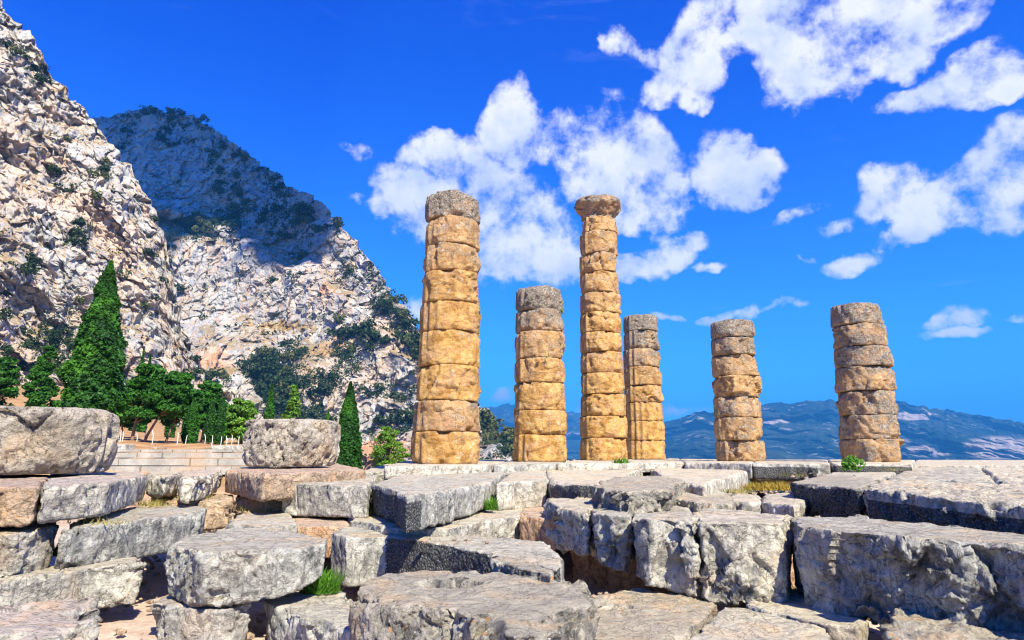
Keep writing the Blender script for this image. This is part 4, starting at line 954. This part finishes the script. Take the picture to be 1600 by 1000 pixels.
tuft('green weed between the two left middle row blocks', 90, 868, -.85, blades(120, .10, .15, rng, .008), M_WEED, 'grass tuft', 'grass_tuft')

def rubble():
    rng = np.random.RandomState(12); ico = bmesh.new(); bmesh.ops.create_icosphere(ico, subdivisions=1, radius=1)
    v0 = np.array([v.co[:] for v in ico.verts]); f0 = np.array([[v.index for v in f.verts] for f in ico.faces]); ico.free()
    V = []; F = []; n = 0
    def put(p, s):
        nonlocal n
        q = v0 * (1 + .35 * rng.rand(len(v0), 1)) * np.array([1, .8 + .4 * rng.rand(), .6]) * s; a = rng.rand() * 6.28
        q = np.stack([q[:, 0] * math.cos(a) - q[:, 1] * math.sin(a), q[:, 0] * math.sin(a) + q[:, 1] * math.cos(a), q[:, 2]], 1)
        V.append(q + p); F.append(f0 + n); n += len(v0)
    for k in range(2600):
        x, y = rng.uniform(-8, 8), rng.uniform(4, 15); z = ground_z(np.array([x]), np.array([y]))[0]
        put(np.array([x, y, z + .06]), .012 + .05 * rng.rand() ** 3)
    for (px, py, z, w, cnt) in [(300,790,-.84,60,90),(260,778,-.42,40,60),(380,802,-.62,30,40),(1185,768,-.44,50,70),(220,820,-.88,60,50),(700,845,-.69,60,16),(1000,733,-.18,120,50),(700,740,-.18,60,30),(1280,745,-.19,40,30),(930,930,-1.12,60,20)]:
        for k in range(cnt):
            p = on_z(px + rng.normal() * w * .5, py + rng.normal() * 2.5, z); put(p, .008 + .03 * rng.rand() ** 2)
    me = mesh_np('rubble', np.vstack(V), np.vstack(F), False)
    tag(link('stone_chips', me, M_BROWN), 'small stone chips and gravel lying between the blocks', 'gravel', None, 'stuff')
    # dry grass and herbs in the joints
    Vd = []
    for (px, py, z, sp, cnt, h) in [(560,803,-.60,.25,260,.12),(700,806,-.62,.5,160,.09),(300,780,-.43,.5,200,.10),(235,790,-.45,.3,160,.10),(150,818,-.48,.4,140,.08),(60,870,-.86,.5,160,.08),(330,835,-.95,.3,160,.10),
        (850,735,-.18,.6,120,.08),(760,730,-.18,.4,120,.10),(1090,728,-.18,.5,140,.10),(1150,770,-.42,.4,240,.10),(1240,744,-.33,.5,220,.14),(1395,735,-.16,.4,120,.10),(400,800,-.62,.3,140,.10),(910,945,-1.13,.15,90,.06),(1230,925,-1.1,.2,90,.07),(445,835,-.95,.25,200,.14)]:
        m_ = blades(cnt, sp, h, rng, .005, .7); c = np.empty(len(m_.vertices) * 3, np.float32); m_.vertices.foreach_get('co', c); bpy.data.meshes.remove(m_)
        Vd.append(c.reshape(-1, 3) + on_z(px, py, z))
    tag(link('dry_grass', leaf_mesh('dry_grass', np.vstack(Vd)), leaf_mat('dry_herbs', (.16, .17, .03), (.46, .36, .12), 3)), 'short dry grass growing in the joints between the blocks', 'grass', None, 'stuff')
rubble()
for lab, px, py, dep in [('thin green weed growing from the upper right side of the short golden column', 880, 492, 20.6), ('small green weed in a joint halfway up the short golden column', 856, 560, 19.95), ('thin weed on the right side of the nearest column', 749, 492, 16.8)]:
    m_ = broad(60, .12, .25, .05, rng); m_.materials.append(M_WEED); tag(link('weed', m_, None, None, on_y(px, py, dep)), lab, 'plant')

# ------------------------------------------------------------------ air
def haze():
    bm = bmesh.new(); bmesh.ops.create_cube(bm, size=1)
    x0, x1, y0, y1, z0, z1 = -16000, 16000, -16000, 16000, -470, 1250
    for v in bm.verts: v.co = Vector(((x0 + x1) / 2 + v.co.x * (x1 - x0), (y0 + y1) / 2 + v.co.y * (y1 - y0), (z0 + z1) / 2 + v.co.z * (z1 - z0)))
    me = bpy.data.meshes.new('haze'); bm.to_mesh(me); bm.free()
    m = bpy.data.materials.new('haze'); m.use_nodes = True; m.node_tree.nodes.clear(); t = NT(m.node_tree)
    v = t.add('ShaderNodeVolumePrincipled', {'Color': (.06, .40, 1.0, 1), 'Density': 1.15e-4, 'Anisotropy': .0})
    t.add('ShaderNodeOutputMaterial', {'Volume': v})
    tag(link('haze', me, m), 'thin blue air over the valley', 'haze', None, 'stuff')
haze()
